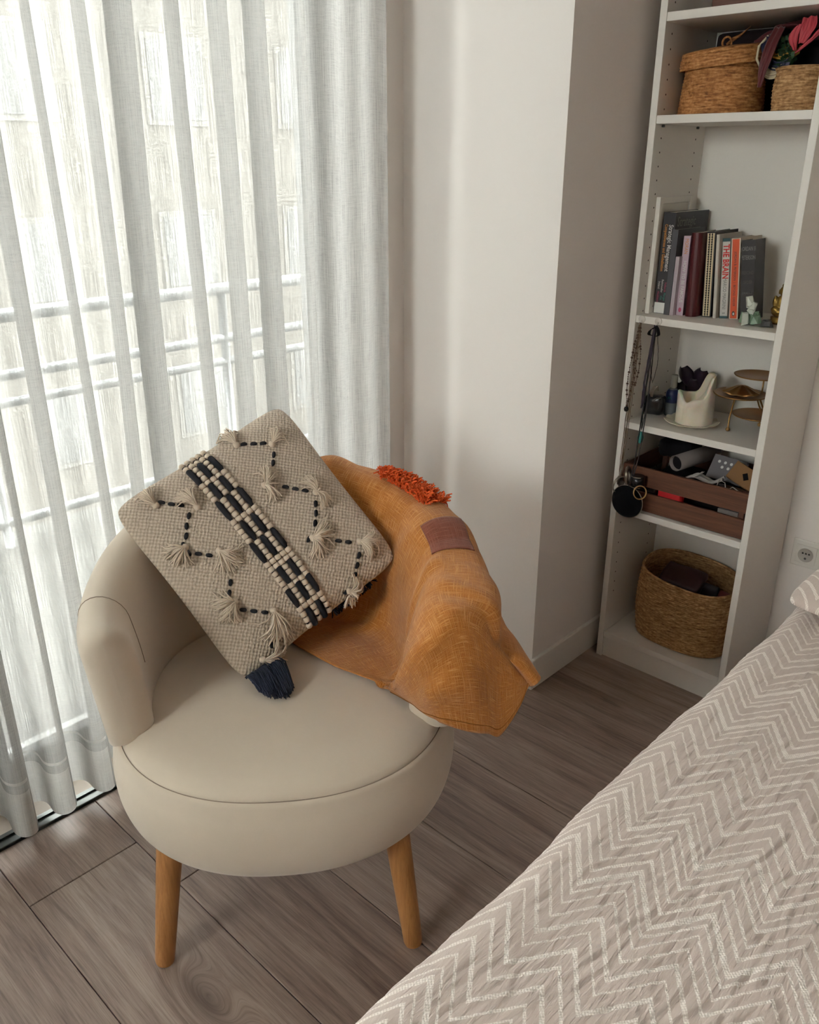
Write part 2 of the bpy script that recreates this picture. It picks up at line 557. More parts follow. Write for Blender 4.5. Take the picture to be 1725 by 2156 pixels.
# ------------------------------------------------------------------ upholstered chair
def m_fabric(name, a, b, bump=0.12, sheen=0.35, scale=900):
    t = NT(name)
    v = t.coord()
    f = t.noise(v, 9, 4, 0.6)
    g = t.noise(v, scale, 2, 0.6)
    c = t.mix(f, a, b)
    h = t.math('ADD', t.math('MULTIPLY', f, 0.25), t.math('MULTIPLY', g, 0.75))
    return t.done(t.bsdf(c, 0.92, t.bump(h, bump, 0.0012), sheen=sheen, spec=0.2, Sheen_Roughness=0.5))
M_velvet = m_fabric('oatmeal velvet', srgb(199, 185, 167), srgb(210, 196, 178))
M_seam = plain('seam thread', srgb(146, 130, 114), 0.9)
M_oak = mat_wood('warm oak', srgb(148, 96, 52), srgb(196, 142, 88), 'Z', 1.5, 0.42)
M_oakend = plain('leg glide', (0.12, 0.08, 0.05, 1), 0.6)

CH = np.array([-0.038, -1.164, 0.0])
ROT = math.atan2(0.753, 0.658)
chair = thing('armchair', 'round oatmeal velvet tub chair with oak legs by the curtain', 'chair', tuple(CH), (0, 0, ROT))
# local axes: +x right of the sitter, -y forwards
RS = 0.325
def seat_shape(a):
    """slightly squared circle, radius factor at angle a"""
    c, s = abs(math.cos(a)), abs(math.sin(a))
    n = 2.25
    return (c ** n + s ** n) ** (-1 / n)
def seat_lathe(name, prof, mat, pucker=0.0, seg=180):
    V = []
    for i in range(seg):
        a = 2 * PI * i / seg
        k = seat_shape(a)
        for j, (r, z) in enumerate(prof):
            rr = r * k
            if pucker:
                w = math.exp(-((a - 3.88) / 0.42) ** 2) + 0.25
                rr += pucker * w * math.sin(a * 88 + 0.8 * math.sin(a * 31)) * math.exp(-((z - 0.385) / 0.022) ** 2)
            V.append((rr * math.cos(a), rr * math.sin(a), z))
    n = len(prof)
    F = grid_faces(seg, n, True, False)
    return V, F
# cushion top
prof = [(0.0, 0.466)] + [(RS * 0.955 * t, 0.466 - 0.016 * t ** 2.2 - 0.006 * t ** 8) for t in np.linspace(0.1, 0.93, 12)]
prof += [(0.308, 0.439), (0.3135, 0.434), (0.3160, 0.4285), (0.3155, 0.4260)]
V, F = seat_lathe('seat_cushion', prof, M_velvet)
mesh_obj('seat_cushion', V, F, M_velvet, chair, True)
# side band
prof = [(0.3145, 0.4275), (0.3185, 0.4270), (0.3235, 0.421), (0.328, 0.400), (0.3335, 0.380), (0.336, 0.355), (0.335, 0.325), (0.330, 0.298), (0.321, 0.274), (0.306, 0.255), (0.285, 0.244), (0.25, 0.238), (0.0, 0.236)]
prof2 = []
cp = catmull(prof, 60)
V, F = seat_lathe('seat_band', [tuple(p) for p in cp], M_velvet, 0.0012)
mesh_obj('seat_band', V, F, M_velvet, chair, True)
pts = []
for i in range(160):
    a = 2 * PI * i / 160
    k = seat_shape(a)
    pts.append((0.3168 * k * math.cos(a), 0.3168 * k * math.sin(a), 0.4272))
tube('seat_seam', pts, 0.0011, M_seam, chair, 5, True)

# backrest: wraps round from arm to arm
PHE = rad(112)
def arm_h(phi):
    """top height of the back at angle phi from the rear"""
    c = (math.cos(min(abs(phi) * 1.45, PI)) + 1) / 2
    return 0.672 + 0.118 * c
TH = 0.082
def arm_ro(z, phi):
    """outer radius of the back at height z"""
    return 0.336 + 0.036 * (z - 0.42) / 0.3 - 0.012 * max(0, math.cos(phi)) * 0
def arm_pt(phi, rr, z):
    k = seat_shape(phi - PI / 2 + PI)
    k = 1 + (k - 1) * 0.8
    return (rr * k * math.sin(phi), rr * k * math.cos(phi), z)
def arm_section(phi, shrink=0.0, dphi=0.0):
    h = arm_h(phi); zb = 0.421
    pts = []
    # outer side up, rounded top, inner side down, rounded bottom
    loop = []
    for t in np.linspace(0, 1, 12): loop.append((0.0, zb + 0.012 + (h - 0.045 - zb - 0.012) * t))
    for t in np.linspace(0, PI, 13)[1:-1]: loop.append((TH / 2 - TH / 2 * math.cos(t), h - 0.045 + 0.045 * math.sin(t)))
    for t in np.linspace(1, 0, 12): loop.append((TH, zb + 0.03 + (h - 0.045 - zb - 0.03) * t))
    for t in np.linspace(0, 1, 7)[1:-1]: loop.append((TH * (1 - t), zb + 0.03 - 0.018 * t - 0.012 * math.sin(t * PI)))
    cz = (h + zb) / 2
    for d, z in loop:
        z2 = cz + (z - cz) * (1 - shrink * 0.16)
        d2 = TH / 2 + (d - TH / 2) * (1 - shrink)
        bulge = 0.008 * math.sin(PI * min(1, max(0, (z - zb) / (h - zb)))) * float(sm(0.2, 0.9, d / TH)) * (1 - shrink)
        pts.append(arm_pt(phi + dphi, arm_ro(z2, phi) - d2 - bulge, z2))
    return pts
phis = list(np.linspace(-PHE, PHE, 110))
secs = []
ends = [0.2, 0.4, 0.58, 0.72, 0.83, 0.91, 0.96, 0.985, 1.0]
for e in reversed(ends):
    secs.append(arm_section(-PHE, 1 - max(0.0, 1 - e ** 2.6) ** (1 / 2.6) * 0.998, -0.13 * e))
for p in phis: secs.append(arm_section(p))
for e in ends:
    secs.append(arm_section(PHE, 1 - max(0.0, 1 - e ** 2.6) ** (1 / 2.6) * 0.998, 0.13 * e))
P = np.array(secs)
br = grid_obj('backrest', P, M_velvet, chair, cv=True)
# seams on the back: round the arm tops
for s in (-1, 1):
    ph_ = s * rad(98)
    sec = [Vector(p) for p in arm_section(ph_)]
    c0 = sum(sec, Vector()) / len(sec)
    tube('arm_seam', [p + (p - c0).normalized() * 0.0006 for p in sec[8:30]], 0.0009, M_seam, br, 4)

# legs
def leg(top, foot):
    T, Fp = Vector(top), Vector(foot)
    rr = [0.0245, 0.0242, 0.022, 0.0195, 0.0185, 0.0165]
    ts = [0, 0.05, 0.4, 0.8, 0.975, 1.0]
    o = tube('leg', [T.lerp(Fp, t) for t in ts], rr, M_oak, chair, 20)
    return o
def to_local(x, y):
    d = np.array([x, y]) - CH[:2]
    return d[0] * 0.658 + d[1] * 0.753, -(d[0] * 0.753 - d[1] * 0.658)
lf = to_local(-0.014, -1.510); rf = to_local(0.303, -1.153)
hx = (rf[0] - lf[0]) / 2
for fx, fy2 in (lf, rf, (-0.235, 0.245), (0.235, 0.245)):
    leg((fx * 0.87, fy2 * (0.86 if fy2 < 0 else 0.87), 0.262), (fx, fy2, 0.0))

# ------------------------------------------------------------------ bed
def m_coverlet():
    t = NT('woven zigzag coverlet')
    v = t.coord()
    x, y, z = t.sep(v)
    jit = t.noise(v, 90, 2, 0.6)
    jx = t.noise(t.mapping(v, (1, 1, 1), loc=(3, 7, 1)), 4, 2)
    # triangle wave across the bed: crests every 10.2 cm
    u = t.math('ADD', t.math('DIVIDE', t.math('SUBTRACT', x, 0.679), 0.102), t.math('MULTIPLY', t.math('SUBTRACT', jx, 0.5), 0.06))
    tri = t.math('MULTIPLY', t.math('ABSOLUTE', t.math('SUBTRACT', t.math('FRACT', t.math('ADD', u, 0.5)), 0.5)), 2.0)   # 0 at crest, 1 at trough
    w = t.math('ADD', y, t.math('MULTIPLY', tri, 0.073))
    w = t.math('ADD', w, t.math('MULTIPLY', t.math('SUBTRACT', jit, 0.5), 0.0035))
    per = 0.446
    f = t.math('FRACT', t.math('DIVIDE', t.math('ADD', w, 1.323 + 0.006), per))
    lines = [(-1.323, 12), (-1.294, 7), (-1.269, 6), (-1.24, 8.5), (-1.219, 5), (-1.192, 12), (-1.17, 5), (-1.146, 6), (-1.112, 8.5),
             (-1.075, 7), (-1.041, 8.5), (-1.007, 5), (-0.978, 8), (-0.946, 6), (-0.92, 5), (-0.898, 5)]
    stops = []
    for c, wd in lines:
        p = (c + 1.323 + 0.006) / per
        stops.append((max(0.0, p - wd * 0.00058 / per), (1, 1, 1)))
        stops.append((p + wd * 0.00058 / per, (0, 0, 0)))
    mask = t.ramp(f, stops, 'CONSTANT')
    # little stitches inside the lines
    st = t.math('MULTIPLY', t.math('SINE', t.math('MULTIPLY', x, 2 * PI / 0.0052)), t.math('SINE', t.math('MULTIPLY', y, 2 * PI / 0.0046)))
    stn = t.math('ADD', 0.5, t.math('MULTIPLY', st, 0.5))
    # seersucker puckers along the bed
    pv = t.mapping(v, (200, 40, 60), rot=(0, 0, 0.25))
    pk = t.noise(pv, 1.0, 2, 0.5, 0.8)
    yarn = t.noise(v, 1400, 1)
    base = t.mix(t.noise(v, 30, 2), srgb(197, 180, 171), srgb(207, 192, 183))
    line = t.mix(stn, srgb(217, 205, 196), srgb(253, 244, 236))
    col = t.mix(mask, base, line)
    hm = t.math('ADD', t.math('MULTIPLY', pk, 1.2), t.math('MULTIPLY', t.math('MULTIPLY', mask, t.math('ADD', 0.45, t.math('MULTIPLY', stn, 0.6))), 0.55))
    hm = t.math('ADD', hm, t.math('MULTIPLY', yarn, 0.12))
    return t.done(t.bsdf(col, 0.95, t.bump(hm, 0.7, 0.003), sheen=0.2, spec=0.15))
M_cover = m_coverlet()
M_mattress = plain('mattress ticking', (0.7, 0.68, 0.64, 1), 0.9)
BX0, BX1, BY0, BY1, BZ = 0.606, 2.20, -1.78, 0.262, 0.522
bed = thing('bed', 'double bed under a beige and white zigzag coverlet', 'bed', (1.4, -0.75, 0))
def bl(p): return (p[0] - 1.4, p[1] + 0.75, p[2])
box('mattress', bl((BX0 + 0.03, BY0 + 0.03, 0.20)), bl((BX1 - 0.03, BY1, BZ - 0.03)), M_mattress, bed, 0.03)
box('bed_base', bl((BX0 + 0.05, BY0 + 0.05, 0.06)), bl((BX1 - 0.05, BY1, 0.20)), M_mattress, bed, 0.01)
for lx in (BX0 + 0.1, BX1 - 0.1):
    for ly in (BY0 + 0.1, BY1 - 0.1):
        box('leg', bl((lx - 0.03, ly - 0.03, 0)), bl((lx + 0.03, ly + 0.03, 0.06)), M_alu, bed)
prof = []
for z in np.linspace(0.10, BZ - 0.06, 12): prof.append((BX0, z))
for a in np.linspace(0, PI / 2, 12)[1:]: prof.append((BX0 + 0.06 - 0.06 * math.cos(a), BZ - 0.06 + 0.06 * math.sin(a)))
for x in np.concatenate([np.arange(BX0 + 0.064, 1.36, 0.004), np.linspace(1.37, BX1 - 0.075, 30)]): prof.append((x, BZ))
for a in np.linspace(PI / 2, 0, 10): prof.append((BX1 - 0.06 + 0.06 * math.cos(a), BZ - 0.06 + 0.06 * math.sin(a)))
for z in np.linspace(BZ - 0.07, 0.10, 8): prof.append((BX1, z))
ysb = [(BY0, z) for z in np.linspace(0.10, BZ - 0.06, 8)] + [(BY0 + 0.06 - 0.06 * math.cos(a), BZ - 0.06 + 0.06 * math.sin(a)) for a in np.linspace(0, PI / 2, 8)[1:]]
ysb += [(y, 9.0) for y in np.linspace(BY0 + 0.075, BY1, 440)]
NX, NY = len(prof), len(ysb)
px_ = np.array([p[0] for p in prof]); pz_ = np.array([p[1] for p in prof])
py_ = np.array([p[0] for p in ysb]); pl_ = np.array([p[1] for p in ysb])
# soft undulation from a coarse noise lattice
cgx, cgy = np.linspace(BX0, BX1, 60), np.linspace(BY0, BY1, 80)
coarse = np.array([[0.006 * mnoise.noise(Vector((x * 3.1, y * 3.1, 1.7))) + 0.003 * mnoise.noise(Vector((x * 9, y * 9, 4.2))) for y in cgy] for x in cgx])
rowi = np.array([np.interp(py_, cgy, r) for r in coarse])
und = np.array([np.interp(px_, cgx, rowi[:, j]) for j in range(NY)]).T
edge = np.where((px_ > BX0 + 0.02) & (px_ < BX1 - 0.02), 1.0, 0.5)[:, None]
# seersucker puckers: short creases running along the bed
arcx = np.concatenate([[0], np.cumsum(np.hypot(np.diff(px_), np.diff(pz_)))])
crease = np.zeros((NX, NY))
a0_, a1_ = np.interp(BX0, px_, arcx), np.interp(1.36, px_, arcx)
rc = np.random.default_rng(5)
for _ in range(13000):
    ca, cy0 = rc.uniform(0.30, a1_), rc.uniform(BY0 + 0.05, BY1)
    ang = rc.normal(0.22, 0.16); L_, w_, h_ = rc.uniform(0.008, 0.018), rc.uniform(0.0020, 0.0030), rc.uniform(0.0006, 0.0016)
    i0, i1 = np.searchsorted(arcx, (ca - 0.02, ca + 0.02)); j0, j1 = np.searchsorted(py_, (cy0 - 0.034, cy0 + 0.034))
    if i1 <= i0 or j1 <= j0: continue
    dx_ = (arcx[i0:i1] - ca)[:, None]; dy_ = (py_[j0:j1] - cy0)[None, :]
    u_ = dx_ * math.cos(ang) - dy_ * math.sin(ang); v_ = dx_ * math.sin(ang) + dy_ * math.cos(ang)
    g_ = np.exp(-(v_ / L_) ** 2)
    crease[i0:i1, j0:j1] += h_ * g_ * (0.9 * np.exp(-((u_ + 0.004) / (w_ * 1.3)) ** 2) - np.exp(-(u_ / w_) ** 2))
crease = np.clip(crease, -0.0024, 0.0022)
exn = np.array([0.010 * mnoise.noise(Vector((y * 4.3, 2.2, 1.0))) + 0.004 * mnoise.noise(Vector((y * 13, 5.1, 1.5))) for y in py_])[None, :] * np.clip((BX0 + 0.06 - px_) / 0.06, 0, 1)[:, None]
top_ = np.clip((pz_ - BZ + 0.06) / 0.06, 0, 1)[:, None]
P = np.zeros((NX, NY, 3))
P[..., 0] = px_[:, None] + exn - crease * (1 - top_) * 1.0 - 1.4
P[..., 1] = py_[None, :] + 0.75
P[..., 2] = np.minimum(pz_[:, None], pl_[None, :]) + und * edge + crease * top_
grid_obj('coverlet', P, M_cover, bed)
bed.children[-1].location = (0, 0, 0)

def pillow_shell(sx, sy, T, n=40, back=0.85, pw=2.4, ex=0.6, dent=None):
    """closed cushion: two puffed faces meeting in a knife edge"""
    us = np.sin(np.linspace(-PI / 2, PI / 2, n))
    V, F = [], []
    idx = {}
    for side in (1, -1):
        for i, a in enumerate(us):
            for j, b in enumerate(us):
                edge = i in (0, n - 1) or j in (0, n - 1)
                if side == -1 and edge:
                    idx[(side, i, j)] = idx[(1, i, j)]
                    continue
                h = T * ((1 - abs(a) ** pw) * (1 - abs(b) ** pw)) ** ex * (1 if side == 1 else -back)
                pin = 1 - 0.045 * (1 - abs(b) ** 2) * abs(a) ** 3
                pin2 = 1 - 0.045 * (1 - abs(a) ** 2) * abs(b) ** 3
                if dent: h += dent(a, b)
                rc = 1 - 0.075 * abs(a) ** 6 * abs(b) ** 6
                V.append((a * sx / 2 * pin * rc, b * sy / 2 * pin2 * rc, h)); idx[(side, i, j)] = len(V) - 1
        for i in range(n - 1):
            for j in range(n - 1):
                q = [idx[(side, i, j)], idx[(side, i + 1, j)], idx[(side, i + 1, j + 1)], idx[(side, i, j + 1)]]
                F.append(tuple(q) if side == 1 else tuple(reversed(q)))
    return V, F
V, F = pillow_shell(0.72, 0.50, 0.085, 36, back=0.35, ex=0.5)
bp = mesh_obj('bed_pillow', V, F, M_cover, None, True)
tag(bp, 'zigzag covered pillow at the head of the bed below the wall socket', 'pillow')
bp.location = (0.968, -0.120, BZ + 0.040); bp.rotation_euler = (rad(1), 0, 0)

# ------------------------------------------------------------------ wall socket
M_plast = plain('white plastic', (0.72, 0.69, 0.64, 1), 0.35)
sock = thing('wall_socket', 'white double surface of a round power socket on the back wall above the bed', 'socket', (0.467, YB, 0.398))
sock['label'] = 'white square power socket on the wall beside the bookcase'
box('cover_plate', (-0.040, -0.009, -0.040), (0.040, 0, 0.040), M_plast, sock, 0.003)
bm = bm_box(bmesh.new(), (-0.027, -0.012, -0.027), (0.027, -0.009, 0.027), 0.0012, 1)
ins = bm_obj('insert', bm, M_plast, sock)
M_sockin = plain('socket well', (0.42, 0.39, 0.35, 1), 0.5)
w = lathe('socket_well', [(0.0205, 0.0035), (0.0195, 0.0035), (0.0185, 0.0005), (0.0, 0.0005)], M_sockin, ins, 40, (0, -0.012, 0), cap=False)
w.rotation_euler = (PI / 2, 0, 0)
for dx, dz, r in ((-0.0085, 0.004, 0.0027), (0, 0.004, 0.0027), (0.0085, 0.004, 0.0027), (0, -0.011, 0.0033)):
    h_ = lathe('socket_hole', [(r, 0.0008), (0.0, 0.0008)], M_hole, ins, 14, (dx, -0.0127, dz), cap=False)
    h_.rotation_euler = (PI / 2, 0, 0)

# ------------------------------------------------------------------ throw pillow
def m_pillow():
    t = NT('beige basket weave')
    v = t.coord()
    x, y, z = t.sep(v)
    k = 2 * PI / 0.0094
    nd1 = t.math('MULTIPLY', t.math('SUBTRACT', t.noise(v, 70, 2), 0.5), 0.0045)
    x = t.math('ADD', x, nd1); y = t.math('SUBTRACT', y, nd1)
    a = t.math('SINE', t.math('MULTIPLY', x, k))
    b = t.math('SINE', t.math('MULTIPLY', y, k))
    weave = t.math('MULTIPLY', a, b)
    wv = t.math('ADD', 0.5, t.math('MULTIPLY', weave, 0.5))
    n1 = t.noise(v, 500, 2)
    n2 = t.noise(v, 14, 3)
    col = t.mix(wv, srgb(168, 152, 134), srgb(216, 201, 182))
    col = t.mix(t.math('MULTIPLY', n2, 0.35), col, srgb(188, 168, 148))
    h = t.math('ADD', wv, t.math('MULTIPLY', n1, 0.35))
    return t.done(t.bsdf(col, 0.95, t.bump(h, 0.9, 0.0025), sheen=0.2, spec=0.1))
M_pillow = m_pillow()
M_yarn = m_fabric('beige cotton yarn', srgb(200, 182, 162), srgb(222, 205, 185), 0.2, 0.2, 1500)
M_black = plain('black wool yarn', (0.012, 0.012, 0.016, 1), 0.95, bump=0.4, nscale=900)
M_navy = plain('navy yarn', srgb(44, 48, 66), 0.95, nz=0.45, nscale=300)
PS = 0.4216
PM = Matrix(((0.08998, -0.65494, 0.75031), (0.93912, -0.19503, -0.28286), (0.33159, 0.73008, 0.59752)))
PT = 0.058
throw = thing('throw_pillow', 'beige woven throw pillow with tassels and black stitching on the armchair', 'pillow', (-0.1992, -1.0776, 0.6923))
throw.rotation_euler = PM.to_euler(); throw.scale = (0.9859,) * 3
V, F = pillow_shell(PS * 1.06, PS * 1.06, PT, 60, 0.25, ex=0.5)
PD = Vector((-0.046, 0.004, 0.107))            # the right corner rides up on the blanket
def pwarp(p):
    a = min(max((p[0] / (PS * 0.53) + 1) / 2, 0), 1); b = min(max((1 - p[1] / (PS * 0.53)) / 2, 0), 1)
    return Vector(p) + PD * (a * a * min(1.0, b ** 0.75))
mesh_obj('pillow_cover', [pwarp(v) for v in V], F, M_pillow, throw, True)
from mathutils.bvhtree import BVHTree
P_BVH = BVHTree.FromPolygons([Vector(v) for v in V], F)
def pz(u, v):
    hit = P_BVH.ray_cast(Vector((u, v, 0.3)), Vector((0, 0, -1)))
    if hit[0] is not None: return hit[0].z
    return 0.0
def pz_old(u, v):
    a, b = min(abs(2 * u / PS / 1.05), 0.999), min(abs(2 * v / PS / 1.05), 0.999)
    return PT * ((1 - a ** 2.4) * (1 - b ** 2.4)) ** 0.5
def pn(u, v):
    e = 0.004
    return Vector((-(pz(u + e, v) - pz(u - e, v)) / 2 / e, -(pz(u, v + e) - pz(u, v - e)) / 2 / e, 1)).normalized()
def pp(u, v, h=0.0):
    return pwarp(Vector((u, v, pz(u, v))) + pn(u, v) * h)
# black running stitches
DASH = [(0.0783, 0.1745), (0.0953, 0.1631), (0.1127, 0.1522), (0.1136, 0.1182), (0.1002, 0.1043), (0.0879, 0.0467), (0.1031, 0.0312), (0.1187, 0.0161), (0.1195, -0.0186), (0.1068, -0.0347), (0.0915, -0.0501), (0.0587, -0.0686), (0.1116, -0.1088), (0.1291, -0.1232), (0.1324, -0.1578), (0.1163, -0.1718), (0.1008, -0.1848), (0.0661, -0.1999), (-0.1345, 0.168), (-0.1222, 0.1532), (-0.1095, 0.1405), (-0.11, 0.1131), (-0.1262, 0.0988), (-0.1389, 0.0831), (-0.1528, 0.0708), (-0.1547, 0.0528), (-0.1414, 0.0399), (-0.127, 0.025), (-0.126, -0.0435), (-0.1401, -0.0587), (-0.1378, -0.1017), (-0.1225, -0.1165), (-0.1063, -0.1317), (-0.1313, -0.1908)]
sv, sf = tube_data([(-0.0050, 0, -0.001), (-0.0042, 0, 0.0020), (-0.002, 0, 0.0030), (0.002, 0, 0.0030), (0.0042, 0, 0.0020), (0.0050, 0, -0.001)], [0.0024, 0.0036, 0.0041, 0.0041, 0.0036, 0.0024], 8)
st_me = bpy.data.meshes.new('stitch'); st_me.from_pydata(sv, [], sf); st_me.materials.append(M_black)
st_me.polygons.foreach_set('use_smooth', [True] * len(st_me.polygons))
for i, (u, v) in enumerate(DASH):
    # along the chain: the direction to the closest neighbour
    o_ = min((d for j, d in enumerate(DASH) if j != i), key=lambda d: math.hypot(d[0] - u, d[1] - v))
    o = bpy.data.objects.new('stitch', st_me)
    n = pn(u, v)
    d = Vector((o_[0] - u, o_[1] - v, 0)); d = (d - n * d.dot(n)).normalized()
    o.matrix_local = Matrix.Translation(pp(u, v)) @ Matrix((d, n.cross(d), n)).transposed().to_4x4()
    link(o, throw)
# woven band: five cords with wrapped beads and black floats
bead_prof = [(0.0, -0.0050), (0.0042, -0.0048), (0.0058, -0.0030), (0.0062, 0.0), (0.0058, 0.0030), (0.0042, 0.0048), (0.0, 0.0050)]
bv, bf = lathe_data(bead_prof, 10, False)
bv = [(x, z, y * 0.85) for x, y, z in bv]          # long axis along local y
bd_me = bpy.data.meshes.new('bead'); bd_me.from_pydata(bv, [], bf); bd_me.materials.append(M_yarn)
bd_me.polygons.foreach_set('use_smooth', [True] * len(bd_me.polygons))
for r in range(5):
    u0 = -0.0475 + 0.0136 * r
    slope = 0.030
    uu = lambda v: u0 - slope * (0 - v) * -1 * 0 + (-v) * 0.028
    cen = [0.170, 0.080, -0.029, -0.140] if r % 2 == 0 else [0.124, 0.019, -0.093, -0.194]
    vs_ = np.linspace(0.2075, -0.2085, 60)
    pts, rr = [], []
    for v in vs_:
        dmin = min(abs(v - c) for c in cen)
        fat = float(sm(0.022, 0.016, dmin))
        pts.append(pp(uu(v), v, 0.0022 + 0.0034 * fat)); rr.append(0.0034 + 0.0030 * fat)
    cord = tube('woven_cord', pts, rr, M_black, throw, 8)
    v = 0.2065
    while v > -0.208:
        if min(abs(v - c) for c in cen) > 0.0195:
            n = pn(uu(v), v)
            d = (pp(uu(v - 0.003), v - 0.003) - pp(uu(v + 0.003), v + 0.003)).normalized()
            o = bpy.data.objects.new('bead', bd_me)
            o.matrix_local = Matrix.Translation(pp(uu(v), v, 0.0046)) @ Matrix((d.cross(n), d, n)).transposed().to_4x4() @ Matrix.Rotation(random.uniform(-0.2, 0.2), 4, 'Z') @ Matrix.Scale(1.12, 4)
            link(o, cord)
        v -= 0.0121
# tassels: knot and loose strands
TAS = [(0.0638, 0.1814, 0.0697, 0.2207), (0.1255, 0.1392, 0.1607, 0.1536), (0.0521, 0.0744, 0.0824, 0.1028), (0.0521, 0.0726, 0.0534, 0.036), (0.1357, 0.0001, 0.1419, -0.0379), (0.1362, 0.0067, 0.136, 0.0391), (0.0666, -0.0708, 0.114, -0.0795), (0.067, -0.0733, 0.0537, -0.112), (0.1503, -0.1362, 0.1929, -0.1529), (0.1493, -0.1374, 0.1569, -0.1781), (0.0718, -0.2011, 0.1064, -0.2041), (0.0722, -0.2025, 0.0619, -0.2332), (-0.1471, 0.1688, -0.1541, 0.206), (-0.0868, 0.118, -0.093, 0.1612), (-0.1534, 0.0656, -0.1921, 0.0792), (-0.1556, 0.0653, -0.1838, 0.0416), (-0.1065, 0.0198, -0.0866, -0.0232), (-0.1062, 0.0175, -0.107, -0.0313), (-0.1412, -0.0789, -0.175, -0.0513), (-0.1434, -0.0792, -0.1769, -0.1047), (-0.09, -0.1388, -0.1126, -0.1994), (-0.1616, -0.2017, -0.1157, -0.2255)]
def tassel_paths(u0, v0, fans, n_each, spread, rise):
    paths = []
    for (u1, v1) in fans:
        base = Vector((u1 - u0, v1 - v0, 0)); L = base.length
        a0 = math.atan2(base.y, base.x)
        for _ in range(n_each):
            a = a0 + random.gauss(0, spread); l = L * random.uniform(0.78, 1.08)
            lift = rise * random.uniform(0.35, 1.2); curl = random.gauss(0, 0.25)
            pts = []
            for t in (0, 0.2, 0.45, 0.72, 1.0):
                u = u0 + math.cos(a + curl * t * t) * l * t; v = v0 + math.sin(a + curl * t * t) * l * t
                hh = 0.003 + lift * math.sin(PI * min(1, t * 0.85 + 0.08)) + random.uniform(0, 0.001)
                pts.append(pp(u, v, hh) if max(abs(u), abs(v)) < PS * 0.5 else pwarp(Vector((u, v, pz(u, v) + hh))))
            paths.append(pts)
    return paths
done = set()
for i, tq in enumerate(TAS):
    if i in done: continue
    u0, v0 = tq[:2]
    fans = [tq[2:]]
    for j in range(i + 1, len(TAS)):
        if math.hypot(TAS[j][0] - u0, TAS[j][1] - v0) < 0.009:
            fans.append(TAS[j][2:]); done.add(j)
    if len(fans) == 2:
        fans.append(tuple((fans[0][k] + fans[1][k]) / 2 * 0.8 + (u0, v0)[k] * 0.2 for k in (0, 1)))
    spread = 0.30
    tas = tubes('tassel', tassel_paths(u0, v0, fans, 24 if len(fans) > 1 else 46, spread, 0.019), 0.0014, M_yarn, throw, 4)
    bm = bmesh.new()
    bmesh.ops.create_uvsphere(bm, u_segments=12, v_segments=8, radius=0.0075)
    for vv in bm.verts:
        vv.co += Vector((random.uniform(-1, 1), random.uniform(-1, 1), random.uniform(-1, 1))) * 0.0006
    kn = bm_obj('knot', bm, M_yarn, tas, True)
    kn.location = pp(u0, v0, 0.005); kn.scale = (1, 1, 0.8)
# big navy corner tassel resting on the seat, and the navy edging that shows below the pillow
paths = []
UPL = Vector((0.33159, 0.73008, 0.59752))
tipc = catmull(np.array([(-0.214, -0.246, 0.048), (-0.207, -0.268, 0.068), (-0.195, -0.281, 0.077), (-0.178, -0.290, 0.080), (-0.155, -0.282, 0.060)]), 50)
for _ in range(340):
    s = random.random()
    e0 = Vector((-0.208 + 0.070 * s, -0.211 - 0.004 * random.random(), random.uniform(-0.002, 0.008)))
    tip = Vector(tipc[int(s * 49)]).lerp(e0, random.uniform(-0.04, 0.12)) + UPL * abs(random.gauss(0.004, 0.006))
    mid = e0.lerp(tip, 0.5) + UPL * (0.014 + random.gauss(0, 0.004)) + Vector((random.gauss(0, 0.004), 0, 0))
    paths.append([e0, e0.lerp(mid, 0.55) + UPL * 0.004, mid, mid.lerp(tip, 0.6) + UPL * 0.003, tip])
tubes('corner_tassel', paths, 0.0010, M_navy, throw, 4)
paths = []
for _ in range(160):
    u = random.uniform(0.03, 0.135)
    e0 = Vector((u, -0.208, -0.004)); tip = Vector((u + random.gauss(0, 0.008), -0.222 - random.uniform(0, 0.008), -0.008 + random.uniform(-0.006, 0.004)))
    paths.append([pwarp(e0), pwarp(e0.lerp(tip, 0.5) + Vector((0, 0, -0.003))), pwarp(tip)])
tubes('navy_edging', paths, 0.0012, M_navy, throw, 4)

# ------------------------------------------------------------------ mustard blanket over the arm
def m_blanket(name, c0, c1, c2):
    t = NT(name)
    uv = t.coord('UV')
    a = t.noise(t.mapping(uv, (24, 620, 1)), 1.0, 2, 0.6)
    b = t.noise(t.mapping(uv, (620, 24, 1), loc=(5, 3, 0)), 1.0, 2, 0.6)
    w = t.noise(uv, 900, 1)
    f = t.math('MAXIMUM', a, b)
    f2 = t.math('ADD', t.math('MULTIPLY', f, 0.8), t.math('MULTIPLY', w, 0.2))
    col = t.ramp(f2, [(0.42, c0), (0.55, c1), (0.68, c2)])
    return t.done(t.bsdf(col, 0.93, t.bump(f2, 0.8, 0.003), sheen=0.25, spec=0.1))
M_blanket = m_blanket('mustard slub cotton', srgb(164, 96, 38), srgb(186, 120, 56), srgb(214, 158, 98))
M_patch = m_blanket('brown cotton patch', srgb(120, 62, 46), srgb(138, 79, 61), srgb(154, 98, 80))
M_tuft = plain('rust red yarn', srgb(226, 96, 38), 0.95, nz=0.3, nscale=200)

